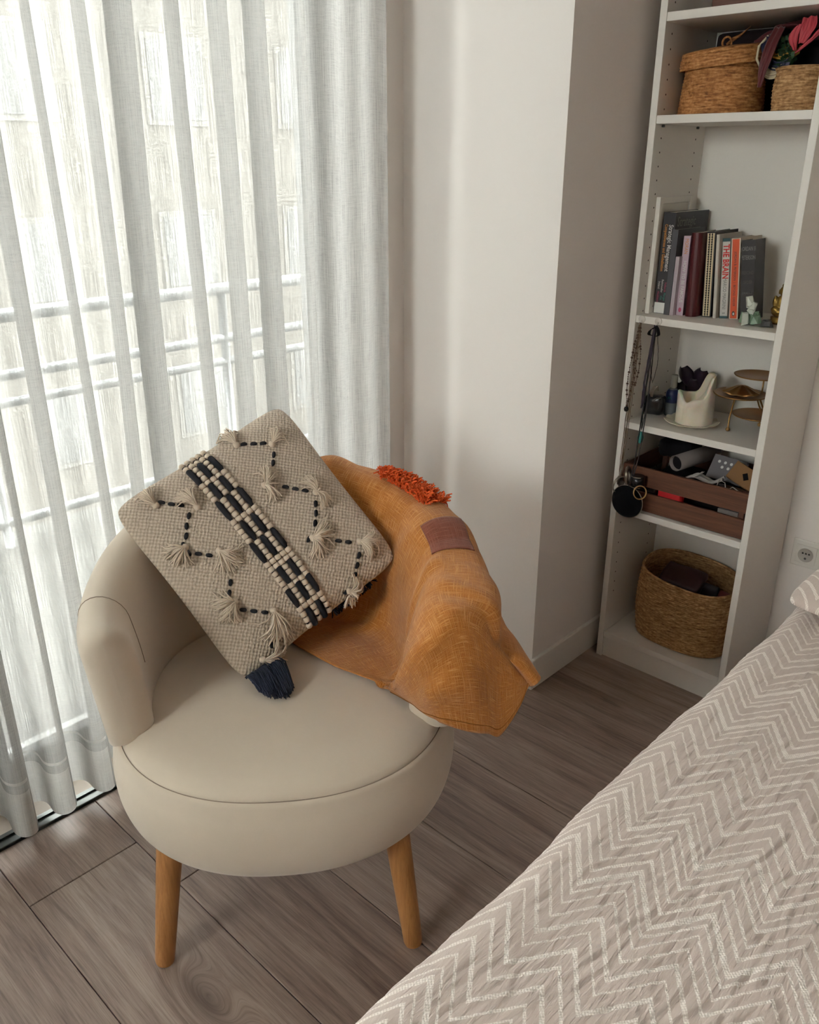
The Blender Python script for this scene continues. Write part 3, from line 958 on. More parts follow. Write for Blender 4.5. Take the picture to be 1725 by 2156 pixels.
blan = thing('blanket', 'mustard yellow cotton blanket draped over the right arm of the armchair', 'blanket', tuple(CH), (0, 0, ROT))
def st(phi_deg, seat, lift=0.010, out=0.0):
    """one station across the arm: seat hem, inner wall, crest, outer side"""
    p = rad(phi_deg); h = arm_h(p) + lift
    ri = lambda z: arm_ro(z, p) - TH - 0.018
    ro = lambda z: arm_ro(z, p) + 0.010 + out
    sx_, sf_, sz_ = seat
    w0 = arm_pt(p, ri(0.50) - 0.012, 0.495)
    return [(sx_, -sf_, sz_), (0.5 * (sx_ + w0[0]), 0.5 * (-sf_ + w0[1]), 0.474), w0, arm_pt(p, ri(h - 0.10) - 0.006, h - 0.11), arm_pt(p, ri(h) + 0.012, h - 0.022),
            arm_pt(p, arm_ro(h, p) - TH / 2, h), arm_pt(p, ro(h) - 0.012, h - 0.020), arm_pt(p, ro(h - 0.08) + 0.004, h - 0.10),
            arm_pt(p, ro(0.58) + 0.02 + out, 0.57), arm_pt(p, ro(0.5) + 0.04 + 1.6 * out, 0.46 + 0.08 * float(sm(85, 110, phi_deg)))]
ctrl = [st(-2, (-0.075, -0.205, 0.475)), st(10, (-0.05, -0.18, 0.475)), st(22, (-0.025, -0.155, 0.474), 0.012), st(40, (0.005, -0.115, 0.474), 0.016, 0.004),
        st(60, (0.045, -0.068, 0.473), 0.020, 0.008), st(78, (0.09, -0.02, 0.473), 0.022, 0.016), st(95, (0.14, 0.022, 0.472), 0.024, 0.026), st(110, (0.185, 0.052, 0.470), 0.020, 0.036),
        # past the end of the arm the cloth hangs free: (x, y, z) with y backwards
        [(0.198, -0.062, 0.472), (0.220, -0.100, 0.494), (0.236, -0.148, 0.545), (0.254, -0.172, 0.612), (0.282, -0.186, 0.660), (0.315, -0.188, 0.682), (0.352, -0.181, 0.664), (0.388, -0.172, 0.612), (0.425, -0.166, 0.565), (0.446, -0.158, 0.52)],
        [(0.203, -0.072, 0.470), (0.226, -0.114, 0.484), (0.248, -0.172, 0.522), (0.268, -0.196, 0.562), (0.298, -0.208, 0.588), (0.330, -0.209, 0.590), (0.362, -0.201, 0.572), (0.392, -0.190, 0.540), (0.430, -0.178, 0.535), (0.453, -0.166, 0.535)],
        [(0.206, -0.082, 0.468), (0.234, -0.130, 0.480), (0.262, -0.195, 0.500), (0.285, -0.212, 0.497), (0.312, -0.218, 0.486), (0.342, -0.217, 0.472), (0.370, -0.210, 0.459), (0.396, -0.200, 0.446), (0.432, -0.187, 0.495), (0.457, -0.172, 0.553)]]
ctrl = np.array(ctrl)
NS, NTT = 170, 150
G = catmull(ctrl, NS)                                   # along the arm
G = np.transpose(catmull(np.transpose(G, (1, 0, 2)), NTT), (1, 0, 2))
def grid_normals(G):
    du = np.gradient(G, axis=0); dv = np.gradient(G, axis=1)
    N = np.cross(du, dv)
    return N / (np.linalg.norm(N, axis=2, keepdims=True) + 1e-9)
S_, T_ = np.meshgrid(np.linspace(0, 1, NS), np.linspace(0, 1, NTT), indexing='ij')
N_ = grid_normals(G)
if N_[60, 60, 2] < 0: pass
flip = -1 if N_[int(NS * 0.5), int(NTT * 0.55), 2] < 0 else 1
N_ = N_ * flip
wr = 0.0045 * np.sin(S_ * 23 + 5 * T_ + 1.0) * sm(0.1, 0.3, T_) * sm(1.0, 0.8, S_) + 0.003 * np.sin(S_ * 41 - 9 * T_) * sm(0.2, 0.5, T_)
wr += 0.010 * np.sin(S_ * 9 - 7.5 * T_ + 2.2) * sm(0.62, 0.85, S_)
wr += 0.010 * np.exp(-((S_ - 0.80 - 0.10 * (T_ - 0.3)) / 0.030) ** 2) * sm(0.02, 0.25, T_) * sm(0.75, 0.45, T_)     # roll where it turns over the arm front
for i in range(NS):
    for j in range(NTT):
        wr[i, j] += 0.004 * mnoise.noise(Vector((G[i, j, 0] * 14, G[i, j, 1] * 14, G[i, j, 2] * 14)))
for s0, t0, sl, wd, am, ta, tb in ((0.335, 0.42, 0.30, 0.016, 0.006, 0.16, 0.50), (0.435, 0.40, 0.42, 0.020, 0.005, 0.12, 0.50), (0.60, 0.40, -0.22, 0.022, 0.008, 0.10, 0.55),
                                 (0.21, 0.36, 0.16, 0.014, 0.009, 0.18, 0.50), (0.70, 0.62, 0.30, 0.026, 0.008, 0.45, 0.85), (0.90, 0.55, -0.10, 0.03, 0.010, 0.25, 0.75)):
    wr += am * np.exp(-((S_ - s0 - sl * (T_ - t0)) / wd) ** 2) * sm(ta, ta + 0.1, T_) * sm(tb, tb - 0.1, T_)
wr = np.maximum(wr, -0.003) + 0.003
G2 = G + N_ * wr[..., None]
seglen = np.linalg.norm(np.diff(G2, axis=0), axis=2).mean(axis=1); ulen = np.concatenate([[0], np.cumsum(seglen)])
seglen = np.linalg.norm(np.diff(G2, axis=1), axis=2).mean(axis=0); vlen = np.concatenate([[0], np.cumsum(seglen)])
UV = np.stack(np.meshgrid(ulen, vlen, indexing='ij'), axis=2)
cl = grid_obj('cloth', G2, M_blanket, blan, uv=UV)
md = cl.modifiers.new('thickness', 'SOLIDIFY'); md.thickness = 0.0035; md.offset = 0.0
N2 = grid_normals(G2) * flip
def bsurf(s, t, h=0.0):
    i = min(max(s * (NS - 1), 0), NS - 1.001); j = min(max(t * (NTT - 1), 0), NTT - 1.001)
    i0, j0 = int(i), int(j); a, b = i - i0, j - j0
    q = lambda M_: (M_[i0, j0] * (1 - a) * (1 - b) + M_[i0 + 1, j0] * a * (1 - b) + M_[i0, j0 + 1] * (1 - a) * b + M_[i0 + 1, j0 + 1] * a * b)
    n = q(N2); n = n / np.linalg.norm(n)
    return Vector(q(G2) + n * h), Vector(n)
# turned hem along the front edge
tube('hem', [bsurf(0.985, t, 0.0022)[0] for t in np.linspace(0.0, 1.0, 90)], 0.0008, plain('hem thread', srgb(150, 92, 34), 0.9), blan, 4)
# brown patch
PA = dict(s=(0.465, 0.552), t=(0.475, 0.632))
us = np.linspace(*PA['s'], 30); ts = np.linspace(*PA['t'], 30)
PG = np.array([[bsurf(s, t, 0.0035)[0] for t in ts] for s in us])
pa = grid_obj('patch', PG, M_patch, blan, uv=np.stack(np.meshgrid(us * 0.6, ts * 0.7, indexing='ij'), axis=2))
md = pa.modifiers.new('thickness', 'SOLIDIFY'); md.thickness = 0.0018; md.offset = 0.0
# rust tufts
paths = []
for _ in range(700):
    s = random.uniform(0.285, 0.408); t = random.uniform(0.535, 0.645)
    p, n = bsurf(s, t, 0.0)
    d = (n + Vector((random.gauss(0, 0.45), random.gauss(0, 0.45), random.gauss(0, 0.35)))).normalized()
    L = random.uniform(0.014, 0.028)
    paths.append([p, p + d * L * 0.5, p + d * L * 0.8 + Vector((random.gauss(0, 0.002), random.gauss(0, 0.002), -0.001)), p + d * L + Vector((random.gauss(0, 0.003), random.gauss(0, 0.003), -0.004))])
tubes('tufted_strip', paths, 0.0015, M_tuft, blan, 4)
# dark stitched line
tube('stitched_line', [bsurf(0.085 + 0.115 * k, 0.485 - 0.085 * k ** 3, 0.003)[0] for k in np.linspace(0, 1, 24)], 0.0022, M_navy, blan, 5)

# ------------------------------------------------------------------ bookcase
BW, BD, BH, SW, SH = 0.40, 0.278, 2.02, 0.0178, 0.0187
bc = thing('bookcase', 'tall narrow white bookcase against the back wall', 'bookcase', (0, 0, 0))
lp = box('side_panel', (0, 0, 0), (SW, BD, BH), M_shelf, bc, 0.0008, 1)
rp = box('side_panel', (BW - SW, 0, 0), (BW, BD, BH), M_shelf, bc, 0.0008, 1)
box('back_panel', (SW, BD - 0.010, 0.06), (BW - SW, BD - 0.006, BH), M_shelf, bc)
SHZ = dict(A=1.727, B=1.512, C=1.039, D=0.751, E=0.499, F=0.0863)
for k, z in SHZ.items():
    box('shelf', (SW + 0.0004, 0.0015, z - SH), (BW - SW - 0.0004, BD - 0.011, z), M_shelf, bc, 0.0008, 1)
box('top_panel', (SW, 0, BH - SH), (BW - SW, BD, BH), M_shelf, bc)
box('plinth', (SW, 0.008, 0), (BW - SW, 0.022, SHZ['F'] - SH), M_shelf, bc)
hv, hf = lathe_data([(0.0024, 0.0002), (0.0, 0.0002)], 10, False)
hole_me = bpy.data.meshes.new('pin_hole'); hole_me.from_pydata([(z, y, x) for x, y, z in hv], [], hf); hole_me.materials.append(M_hole)
for hy in (0.034, 0.218):
    z = 1.462 - 0.032 * 40
    while z < 1.95:
        if z > 0.2 and all(not (SHZ[k] - SH - 0.004 < z < SHZ[k] + 0.004) for k in SHZ):
            o = bpy.data.objects.new('pin_hole', hole_me); o.location = (SW + 0.0002, hy, z); link(o, lp)
        z += 0.032
for k in ('B',):
    for hy in (0.034, 0.218):
        c_ = lathe('shelf_pin', [(0.003, 0), (0.003, 0.006), (0.0, 0.006)], M_alu, lp, 10, (SW, hy, SHZ[k] - SH - 0.004)); c_.rotation_euler = (0, PI / 2, 0)

# ------------------------------------------------------------------ woven baskets
def m_straw(name, a, b, c, vs=150, us=60):
    t = NT(name)
    v = t.coord()
    n1 = t.noise(t.mapping(v, (40, 40, 260)), 1.0, 3, 0.6)
    n2 = t.noise(v, 130, 3, 0.6)
    f = t.math('ADD', t.math('MULTIPLY', n1, 0.65), t.math('MULTIPLY', n2, 0.35))
    col = t.ramp(f, [(0.33, a), (0.5, b), (0.68, c)])
    return t.done(t.bsdf(col, 0.75, t.bump(f, 0.6, 0.002), spec=0.25))
M_straw = m_straw('seagrass', srgb(104, 72, 44), srgb(168, 128, 86), srgb(214, 178, 132))
M_rattan = m_straw('honey rattan', srgb(104, 64, 34), srgb(165, 112, 66), srgb(208, 158, 104))
def weave_wall(rfun, z0, z1, rows, stakes, amp, zfun=None, sub=4, thick=0.004, nth=None):
    """basket wall: rows of strands passing in and out of the stakes, as a closed shell"""
    nth = nth or stakes * 4
    V = []
    nr = rows * sub + 1
    prof = []
    for i in range(nr): prof.append((i / (nr - 1), 0))
    for i in reversed(range(nr)):
        if i % sub == 0: prof.append((i / (nr - 1), 1))
    for a in range(nth):
        th = 2 * PI * a / nth
        for f, inner in prof:
            rowi = int(min(f * rows, rows - 1e-6)); fr = f * rows - rowi
            ztop = z1 if zfun is None else zfun(th)
            z = z0 + (ztop - z0) * f
            rx, ry = rfun(f, th)
            k = amp * (0.55 * math.sin(PI * fr) + 0.6 * math.sin(PI * fr) * math.cos(stakes * th + PI * rowi)) if not inner else -thick
            V.append(((rx + k) * math.cos(th), (ry + k) * math.sin(th), z))
    return V, grid_faces(nth, len(prof), True, True)

# low oval basket
low = thing('storage_basket', 'open oval seagrass basket on the bottom shelf of the bookcase', 'basket', (0.205, 0.142, SHZ['F']))
def r_low(f, th):
    n = 2.6
    c, s = abs(math.cos(th)), abs(math.sin(th))
    k = (c ** n + s ** n) ** (-1 / n)
    b = 0.90 + 0.10 * math.sin(PI * min(1, f * 0.75 + 0.12))
    return 0.148 * k * b, 0.106 * k * b
V, F = weave_wall(r_low, 0.002, 0.212, 36, 34, 0.0022, lambda th: 0.212 + 0.016 * math.sin(th) + 0.012 * math.cos(th * 1.0 + 2.6))
mesh_obj('basket_wall', V, F, M_straw, low, True)
pts = []
for a in range(90):
    th = 2 * PI * a / 90
    rx, ry = r_low(1.0, th)
    pts.append(((rx - 0.001) * math.cos(th), (ry - 0.001) * math.sin(th), 0.2125 + 0.016 * math.sin(th) + 0.012 * math.cos(th + 2.6)))
tube('rim', pts, 0.0042, M_straw, low, 8, True)
bm = bmesh.new()
vs_ = [bm.verts.new((r_low(0, 2 * PI * a / 60)[0] * 0.98 * math.cos(2 * PI * a / 60), r_low(0, 2 * PI * a / 60)[1] * 0.98 * math.sin(2 * PI * a / 60), 0.004)) for a in range(60)]
bm.faces.new(vs_)
bm_obj('basket_base', bm, M_straw, low)

M_leather = plain('dark wine leather', srgb(62, 34, 34), 0.45, nz=0.2, nscale=60, bump=0.3)
M_leather2 = plain('red leather', srgb(104, 30, 26), 0.45, nz=0.15, nscale=60, bump=0.2)
M_cloth_d = plain('dark slate cloth', srgb(62, 60, 66), 0.9, nz=0.15, nscale=50)
M_blk = plain('black cloth', (0.010, 0.009, 0.011, 1), 0.9, spec=0.1, nz=0.2, nscale=50, bump=0.2)
M_blkgl = plain('black gloss', (0.012, 0.012, 0.014, 1), 0.25)
def soft_box(name, lo, hi, mat, parent=None, bev=0.01, wob=0.003, seed=0.0):
    bm = bm_box(bmesh.new(), lo, hi, bev, 3)
    bmesh.ops.subdivide_edges(bm, edges=[e for e in bm.edges if e.calc_length() > 0.02], cuts=3, use_grid_fill=True)
    for v in bm.verts:
        v.co += Vector((mnoise.noise(v.co * 25 + Vector((seed, 0, 0))), mnoise.noise(v.co * 25 + Vector((seed, 9, 0))), mnoise.noise(v.co * 25 + Vector((seed, 0, 9))))) * wob
    return bm_obj(name, bm, mat, parent, True)
b0 = (0.205, 0.142, SHZ['F'])
for i, (lo, hi, m, lab, rot) in enumerate((
        ((-0.085, -0.03, 0), (0.05, 0.02, 0.115), M_leather, 'dark wine leather wallet stack lying in the seagrass basket', (0.5, 0.0, 0.12)),
        ((-0.07, -0.012, 0), (0.055, 0.012, 0.15), M_cloth_d, 'slate grey cloth pouch standing at the back of the seagrass basket', (0.25, 0.12, 0.1)),
        ((-0.02, -0.03, 0), (0.025, 0.03, 0.15), M_leather2, 'red leather case standing on the right side of the seagrass basket', (0.1, 0.25, 0.2)))):
    o = tag(soft_box(('wallet', 'cloth_pouch', 'leather_case')[i], lo, hi, m, None, 0.008, 0.004, i * 3.3), lab, ('wallet', 'pouch', 'case')[i])
    o.location = (b0[0] + (0.002, 0.0, 0.068)[i], b0[1] + (0.012, 0.062, 0.005)[i], b0[2] + (0.055, 0.035, 0.03)[i]); o.rotation_euler = rot
o = tag(soft_box('zip_purse', (-0.06, -0.045, 0), (0.06, 0.045, 0.028), M_leather, None, 0.010, 0.004, 7.7), 'flat dark purse on top of the wallets in the seagrass basket', 'purse')
o.location = (0.190, 0.120, SHZ['F'] + 0.185); o.rotation_euler = (0.28, 0.12, 0.15)

# lidded basket on the upper shelf
lb = thing('lidded_basket', 'round honey rattan basket with a tilted lid on the upper shelf', 'basket', (0.124, 0.112, SHZ['B']), (0, 0, 0.4))
V, F = weave_wall(lambda f, th: ((0.098 - 0.010 * f,) * 2), 0.001, 0.112, 17, 22, 0.0018)
mesh_obj('basket_wall', V, F, M_rattan, lb, True)
lathe('basket_base', [(0.0, 0.002), (0.096, 0.002), (0.096, 0.006), (0.0, 0.006)], M_rattan, lb, 40, cap=False)
lid = empty('lid_group', (0, 0, 0.108)); lid.parent = lb
V, F = weave_wall(lambda f, th: ((0.103 - 0.006 * f ** 3,) * 2), 0.0, 0.030, 5, 22, 0.0016)
lid = bpy.data.objects.remove(lid) or None
lid = mesh_obj('lid', V, F, M_rattan, lb, True)
lid.location = (0.0, 0.0, 0.104); lid.rotation_euler = (rad(3), rad(-5), 0)
pts = []
for i in range(24 * 9):                                   # coiled top of the lid
    a = 2 * PI * i / 24; r = 0.099 * (1 - i / (24 * 9.0)) + 0.001
    pts.append((r * math.cos(a), r * math.sin(a), 0.0305 + 0.007 * (1 - (r / 0.1) ** 2)))
tube('lid_coil', pts, 0.0062, M_rattan, lid, 6)
tube('lid_loop', [(0.010 * math.sin(a), 0.004 * math.sin(2 * a), 0.038 + 0.012 * (1 - math.cos(a))) for a in np.linspace(-0.4, 2 * PI - 0.6, 16)], 0.0025, M_rattan, lid, 6)
tube('lid_cord', [(0.0, 0, 0.046), (0.014, 0.006, 0.056), (0.028, 0.012, 0.062), (0.05, 0.02, 0.078)], [0.0035, 0.005, 0.003, 0.001], M_rattan, lid, 6)

sb = thing('small_basket', 'small round seagrass basket at the right end of the upper shelf', 'basket', (0.3215, 0.070, SHZ['B']))
V, F = weave_wall(lambda f, th: ((0.052 + 0.004 * math.sin(PI * f),) * 2), 0.001, 0.084, 13, 16, 0.0020)
mesh_obj('basket_wall', V, F, M_straw, sb, True)
tube('rim', [(0.053 * math.cos(2 * PI * a / 48), 0.053 * math.sin(2 * PI * a / 48), 0.085) for a in range(48)], 0.0042, M_straw, sb, 8, True)
lathe('basket_base', [(0.0, 0.002), (0.05, 0.002), (0.05, 0.005), (0.0, 0.005)], M_straw, sb, 32, cap=False)
tube('loop_handle', [(0.008 * math.cos(a), 0.052, 0.085 + 0.009 * math.sin(a)) for a in np.linspace(0, PI, 9)], 0.0022, M_straw, sb, 6)

# ------------------------------------------------------------------ scarves and bag between the baskets
def ribbon(name, pts, width, mat, parent=None, thick=0.002, n=40, twist=None, fold=0.0):
    P0 = catmull(np.array([p for p in pts], float), n)
    W = catmull(np.array(width, float), n)
    m = 9
    P = np.zeros((n, m, 3))
    for i in range(n):
        d = P0[min(i + 1, n - 1)] - P0[max(i - 1, 0)]
        nn = np.cross(d, W[i]); nn /= np.linalg.norm(nn) + 1e-9
        for j in range(m):
            q = j / (m - 1) - 0.5
            P[i, j] = P0[i] + W[i] * q + nn * fold * math.sin(q * 12 + i * 0.1)
    o = grid_obj(name, P, mat, parent)
    md = o.modifiers.new('thickness', 'SOLIDIFY'); md.thickness = thick
    return o
M_red = plain('dark red silk', srgb(84, 10, 18), 0.6, nz=0.2, nscale=30, sheen=0.3)
M_red2 = plain('deep crimson cloth', srgb(70, 10, 16), 0.8, nz=0.2, nscale=30)
M_pink = plain('coral pink ribbon', srgb(180, 60, 72), 0.6, nz=0.1, nscale=30)
M_must = plain('mustard raffia', srgb(172, 132, 52), 0.8, nz=0.3, nscale=160)
M_indigo = plain('indigo silk', srgb(30, 34, 62), 0.5, nz=0.2, nscale=30)
M_rope = plain('pale cotton rope', srgb(190, 178, 150), 0.85, nz=0.2, nscale=120)
M_green = plain('green sequins', srgb(40, 66, 40), 0.25, 0.3, nz=0.6, nscale=160)
zB = SHZ['B']
bag = thing('cloth_bag', 'black cloth bag standing between the two baskets on the upper shelf', 'bag', (0.250, 0.178, zB))
soft_box('bag_body', (-0.012, -0.040, 0.008), (0.118, 0.038, 0.150), M_blk, bag, 0.02, 0.006, 2.0)
tube('strap', [(-0.008, -0.056, 0.002), (0.0, -0.052, 0.06), (0.004, -0.052, 0.11), (0.006, -0.046, 0.13)], 0.0018, M_cloth_d, bag, 5)
dsh = tag(soft_box('dark_shawl', (-0.165, -0.016, 0.006), (0.17, 0.018, 0.191), plain('black wine wool', srgb(28, 12, 16), 0.9, nz=0.3, nscale=40, bump=0.3), None, 0.012, 0.003, 31.0), 'dark wine shawl folded along the back of the upper shelf', 'shawl')
dsh.location = (0.200, 0.242, zB)
sc = thing('red_scarf', 'dark red scarf bundled on top of the black bag', 'scarf', (0.24, 0.15, zB))
ribbon('folds', [(-0.03, 0.05, 0.160), (-0.015, 0.03, 0.168), (0.0, -0.02, 0.178), (0.05, -0.02, 0.182), (0.1, 0.0, 0.176)], [(0, 0.03, 0.02), (0.0, 0.06, 0.02), (0.0, 0.08, 0.012), (0, 0.08, 0.012), (0, 0.06, 0.012)], M_red2, sc, fold=0.006)
ribbon('tail', [(0.020, -0.090, 0.170), (0.018, -0.118, 0.13), (0.012, -0.124, 0.09), (0.006, -0.122, 0.05)], [(0.02, 0.004, 0), (0.022, 0.004, 0), (0.02, 0.0, 0), (0.010, 0, 0)], M_red, sc, fold=0.003)
ribbon('corner', [(-0.09, 0.04, 0.160), (-0.06, 0.03, 0.168), (-0.03, 0.02, 0.174)], [(0.01, 0, 0.008), (0.02, 0, 0.02), (0.02, 0.02, 0.01)], M_red, sc, fold=0.002)
rb = thing('raffia_bundle', 'bundle of mustard raffia and pale rope tied over the black bag', 'bundle', (0.266, 0.064, zB))
ribbon('raffia', [(-0.03, 0.0, 0.126), (0.0, -0.012, 0.118), (0.028, -0.010, 0.118), (0.046, 0.0, 0.124)], [(0, 0.01, 0.014), (0, 0.008, 0.022), (0, 0.006, 0.024), (0, 0.01, 0.016)], M_must, rb, fold=0.003)
tube('rope', [(-0.030, 0.0, 0.155), (-0.046, -0.005, 0.135), (-0.046, -0.008, 0.110), (-0.032, -0.012, 0.090)], 0.0028, M_rope, rb, 6)
for k in range(6):
    tube('rope_coil', [(-0.022 + 0.018 * (1 - math.cos(a)) , -0.012 - 0.003 * math.sin(a), 0.096 - 0.0030 * k - (0.008 + 0.001 * k) * math.sin(a)) for a in np.linspace(0, PI, 12)], 0.0022, M_rope, rb, 5)
ribbon('indigo_knot', [(-0.035, 0.0, 0.150), (-0.02, -0.01, 0.135), (-0.01, -0.018, 0.10), (0.01, -0.018, 0.092), (0.03, -0.012, 0.100)], [(0.02, 0, 0.02), (0.03, 0, 0.02), (0.006, 0, 0.016), (0.004, 0, 0.016), (0.004, 0, 0.02)], M_indigo, rb, fold=0.004)
ribbon('indigo_tail', [(0.026, -0.02, 0.098), (0.022, -0.026, 0.070), (0.014, -0.022, 0.045)], [(0.016, 0, 0), (0.01, 0, 0), (0.004, 0, 0)], M_indigo, rb, fold=0.001)
gs = thing('sequin_garland', 'dark green sequin garland hanging beside the pink ribbons', 'garland', (0.285, 0.055, zB))
V, F = [], []
for k in range(70):
    a = k * 2.4; r_ = 0.022 * math.sqrt((k % 35) / 35.0)
    cx_, cz_ = r_ * math.cos(a), 0.105 + 0.9 * r_ * math.sin(a) + (0.026 if k >= 35 else 0)
    n = Vector((random.gauss(0, 0.5), -1, random.gauss(0, 0.5))).normalized(); u = n.cross(Vector((0, 0, 1))).normalized(); w = n.cross(u)
    o0 = len(V); c0 = Vector((cx_, random.uniform(-0.012, 0.0), cz_))
    V += [c0 + (u * math.cos(t) + w * math.sin(t)) * 0.0052 for t in np.linspace(0, 2 * PI, 7)[:-1]]
    F.append(tuple(range(o0, o0 + 6)))
o = mesh_obj('sequins', V, F, M_green, gs); md = o.modifiers.new('thickness', 'SOLIDIFY'); md.thickness = 0.0006
o['kind'] = 'stuff'
pk = thing('pink_ribbon', 'coral pink fabric ribbons rolled at the right end of the upper shelf', 'ribbon', (0.345, 0.05, zB))
ribbon('roll', [(-0.02, 0.0, 0.182), (-0.016, -0.006, 0.160), (-0.024, -0.010, 0.132)], [(0.026, 0.006, 0.004), (0.030, 0.0, 0.004), (0.018, 0, 0.0)], M_pink, pk, fold=0.004)
ribbon('tail', [(0.024, 0.0, 0.168), (0.0, -0.012, 0.142), (-0.028, -0.016, 0.118)], [(0.012, 0, 0.02), (0.016, 0, 0.022), (0.012, 0, 0.012)], M_pink, pk, fold=0.002)
ribbon('loop', [(-0.04, -0.004, 0.120), (-0.044, -0.01, 0.145), (-0.034, -0.008, 0.168)], [(0.006, 0.004, 0.0), (0.018, 0.0, 0.0), (0.012, 0, 0.004)], M_pink, pk, fold=0.002)
# wooden box on the shelf above
wb_ = thing('wooden_box', 'dark reddish wooden box on the highest shelf in view', 'box', (0.245, 0.115, SHZ['A']))
M_rosew = mat_wood('rosewood', srgb(58, 32, 24), srgb(104, 62, 44), 'X', 1.2, 0.5)
box('box_front', (-0.135, -0.085, 0.001), (0.132, -0.075, 0.12), M_rosew, wb_, 0.001, 1)
box('box_back', (-0.135, 0.075, 0.001), (0.132, 0.085, 0.12), M_rosew, wb_, 0.001, 1)
for x_ in (-0.135, 0.124): box('box_side', (x_, -0.075, 0.001), (x_ + 0.008, 0.075, 0.12), M_rosew, wb_, 0.001, 1)
box('box_lid', (-0.137, -0.087, 0.12), (0.134, 0.087, 0.128), M_rosew, wb_, 0.001, 1)

# ------------------------------------------------------------------ picture frame and books on the middle shelf
zC = SHZ['C']
M_page = plain('paper pages', (0.62, 0.58, 0.50, 1), 0.9, nz=0.08, nscale=400)
M_white = plain('white print', (0.75, 0.74, 0.71, 1), 0.6)
def colm(name, rgb, rough=0.5, nz=0.05): return plain(name, srgb(*rgb), rough, nz=nz, nscale=60)
pf = thing('picture_frame', 'plain white picture frame leaning against the left side of the bookcase', 'frame', (SW + 0.001, 0.042, zC), (0, 0, 0))
fw_, fd_, fh_, ft_ = 0.012, 0.178, 0.288, 0.016
M_fr = plain('matt white frame', (0.72, 0.69, 0.63, 1), 0.5)
box('frame_rail', (0, 0, 0), (fw_, ft_, fh_), M_fr, pf, 0.0008, 1)
box('frame_rail', (0, fd_ - ft_, 0), (fw_, fd_, fh_), M_fr, pf, 0.0008, 1)
box('frame_rail', (0, ft_, 0), (fw_, fd_ - ft_, ft_), M_fr, pf, 0.0008, 1)
box('frame_rail', (0, ft_, fh_ - ft_), (fw_, fd_ - ft_, fh_), M_fr, pf, 0.0008, 1)
box('mount_board', (0.002, ft_, ft_), (0.007, fd_ - ft_, fh_ - ft_), M_fr, pf)

def book(name, label, x, w, y, d, h, lean, cover, round_spine=0.0, board=0.0016, yaw=0.0, cat='book'):
    b = thing(name, label, cat, (x, y, zC), (0, -rad(lean), yaw), 'books on the middle shelf')
    bm = bmesh.new()
    if round_spine:
        n = 12
        outer = [(w / 2 - w / 2 * math.cos(PI * i / n), -round_spine * math.sin(PI * i / n)) for i in range(n + 1)]
        outer = [(0, d)] + outer + [(w, d)]
        inner = [(w - board, d)] + [(w - board - (w - 2 * board) * i / n, 0.002 - (round_spine - board) * math.sin(PI * i / n)) for i in range(n + 1)] + [(board, d)]
        loop = outer + inner
        lo = [bm.verts.new((px, py, 0)) for px, py in loop]; hi = [bm.verts.new((px, py, h)) for px, py in loop]
        m_ = len(loop)
        for i in range(m_): bm.faces.new((lo[i], lo[(i + 1) % m_], hi[(i + 1) % m_], hi[i]))
        for i in range(len(outer) - 1):
            j = m_ - 1 - i
            bm.faces.new((lo[i], lo[j], lo[j - 1], lo[i + 1])); bm.faces.new((hi[i], hi[i + 1], hi[j - 1], hi[j]))
    else:
        bm_box(bm, (0, 0, 0), (board, d, h)); bm_box(bm, (w - board, 0, 0), (w, d, h)); bm_box(bm, (board, 0, 0), (w - board, board, h))
    bm_obj('cover', bm, cover, b)
    box('pages', (board + 0.0002, board + 0.0002, 0.0015), (w - board - 0.0002, d - 0.002, h - 0.0015), M_page, b)
    return b
SPR = (PI / 2, PI / 2, 0)         # spine lettering, reading downwards on the face towards -y
def spine(b, body, size, mat, w, zc, dx=0.0, sx=1.0, y=-0.0003, bold=0.0, name='spine_title'):
    return text(name, body, size, mat, b, (w / 2 + dx, y, zc), SPR, sx=sx, bold=bold)
def strip(b, name, x0, x1, z0, z1, mat, y=-0.0004):
    return box(name, (x0, y, z0), (x1, 0.0002, z1), mat, b)
T_w = plain('white lettering', (0.62, 0.61, 0.58, 1), 0.6); T_o = plain('orange lettering', srgb(196, 130, 52), 0.6); T_g = plain('grey lettering', srgb(120, 118, 114), 0.6)
T_r = plain('red lettering', srgb(196, 40, 38), 0.6); T_d = plain('dark lettering', srgb(60, 56, 54), 0.6); T_t = plain('teal lettering', srgb(60, 150, 130), 0.6); T_p = plain('pink lettering', srgb(180, 70, 100), 0.6)

w = 0.033
b = book('textbook', 'tall black strategy textbook with white and orange spine lettering', 0.0315, w, 0.067, 0.185, 0.252, 0.0, colm('charcoal cover', (44, 42, 46)))
spine(b, 'Strategic Management', 0.0165, T_w, w, 0.165, 0.0065, 0.78, bold=0.0002)
spine(b, 'Competitiveness and Globalisation', 0.0115, T_o, w, 0.165, -0.0065, 0.72, bold=0.0002)
for tx, mt, dx, zc in (('Volberda', T_p, 0.009, 0.068), ('Morgan', T_t, 0.009, 0.043), ('Reinmoeller', T_w, 0.0, 0.070), ('Hitt', T_t, 0.0, 0.040), ('Ireland', T_w, -0.009, 0.072), ('Hoskisson', T_p, -0.009, 0.042)):
    spine(b, tx, 0.0085, mt, w, zc, dx, 0.8, name='author_names')
strip(b, 'shelf_label', 0.0005, w - 0.0005, 0.001, 0.028, M_white)
text('cover_title', 'Strategic', 0.034, T_g, b, (w + 0.0003, 0.062, 0.228), (PI / 2, 0, PI / 2), sx=0.85)
w = 0.015
book('slim_book', 'slim dark grey book beside the black textbook', 0.0655, w, 0.057, 0.15, 0.212, 0.0, colm('grey cover', (74, 74, 78)))
book('thin_booklet', 'short pale lilac booklet in the row of books', 0.0815, 0.010, 0.058, 0.12, 0.147, 0.0, colm('pale lilac card', (176, 164, 170)))
w = 0.0185
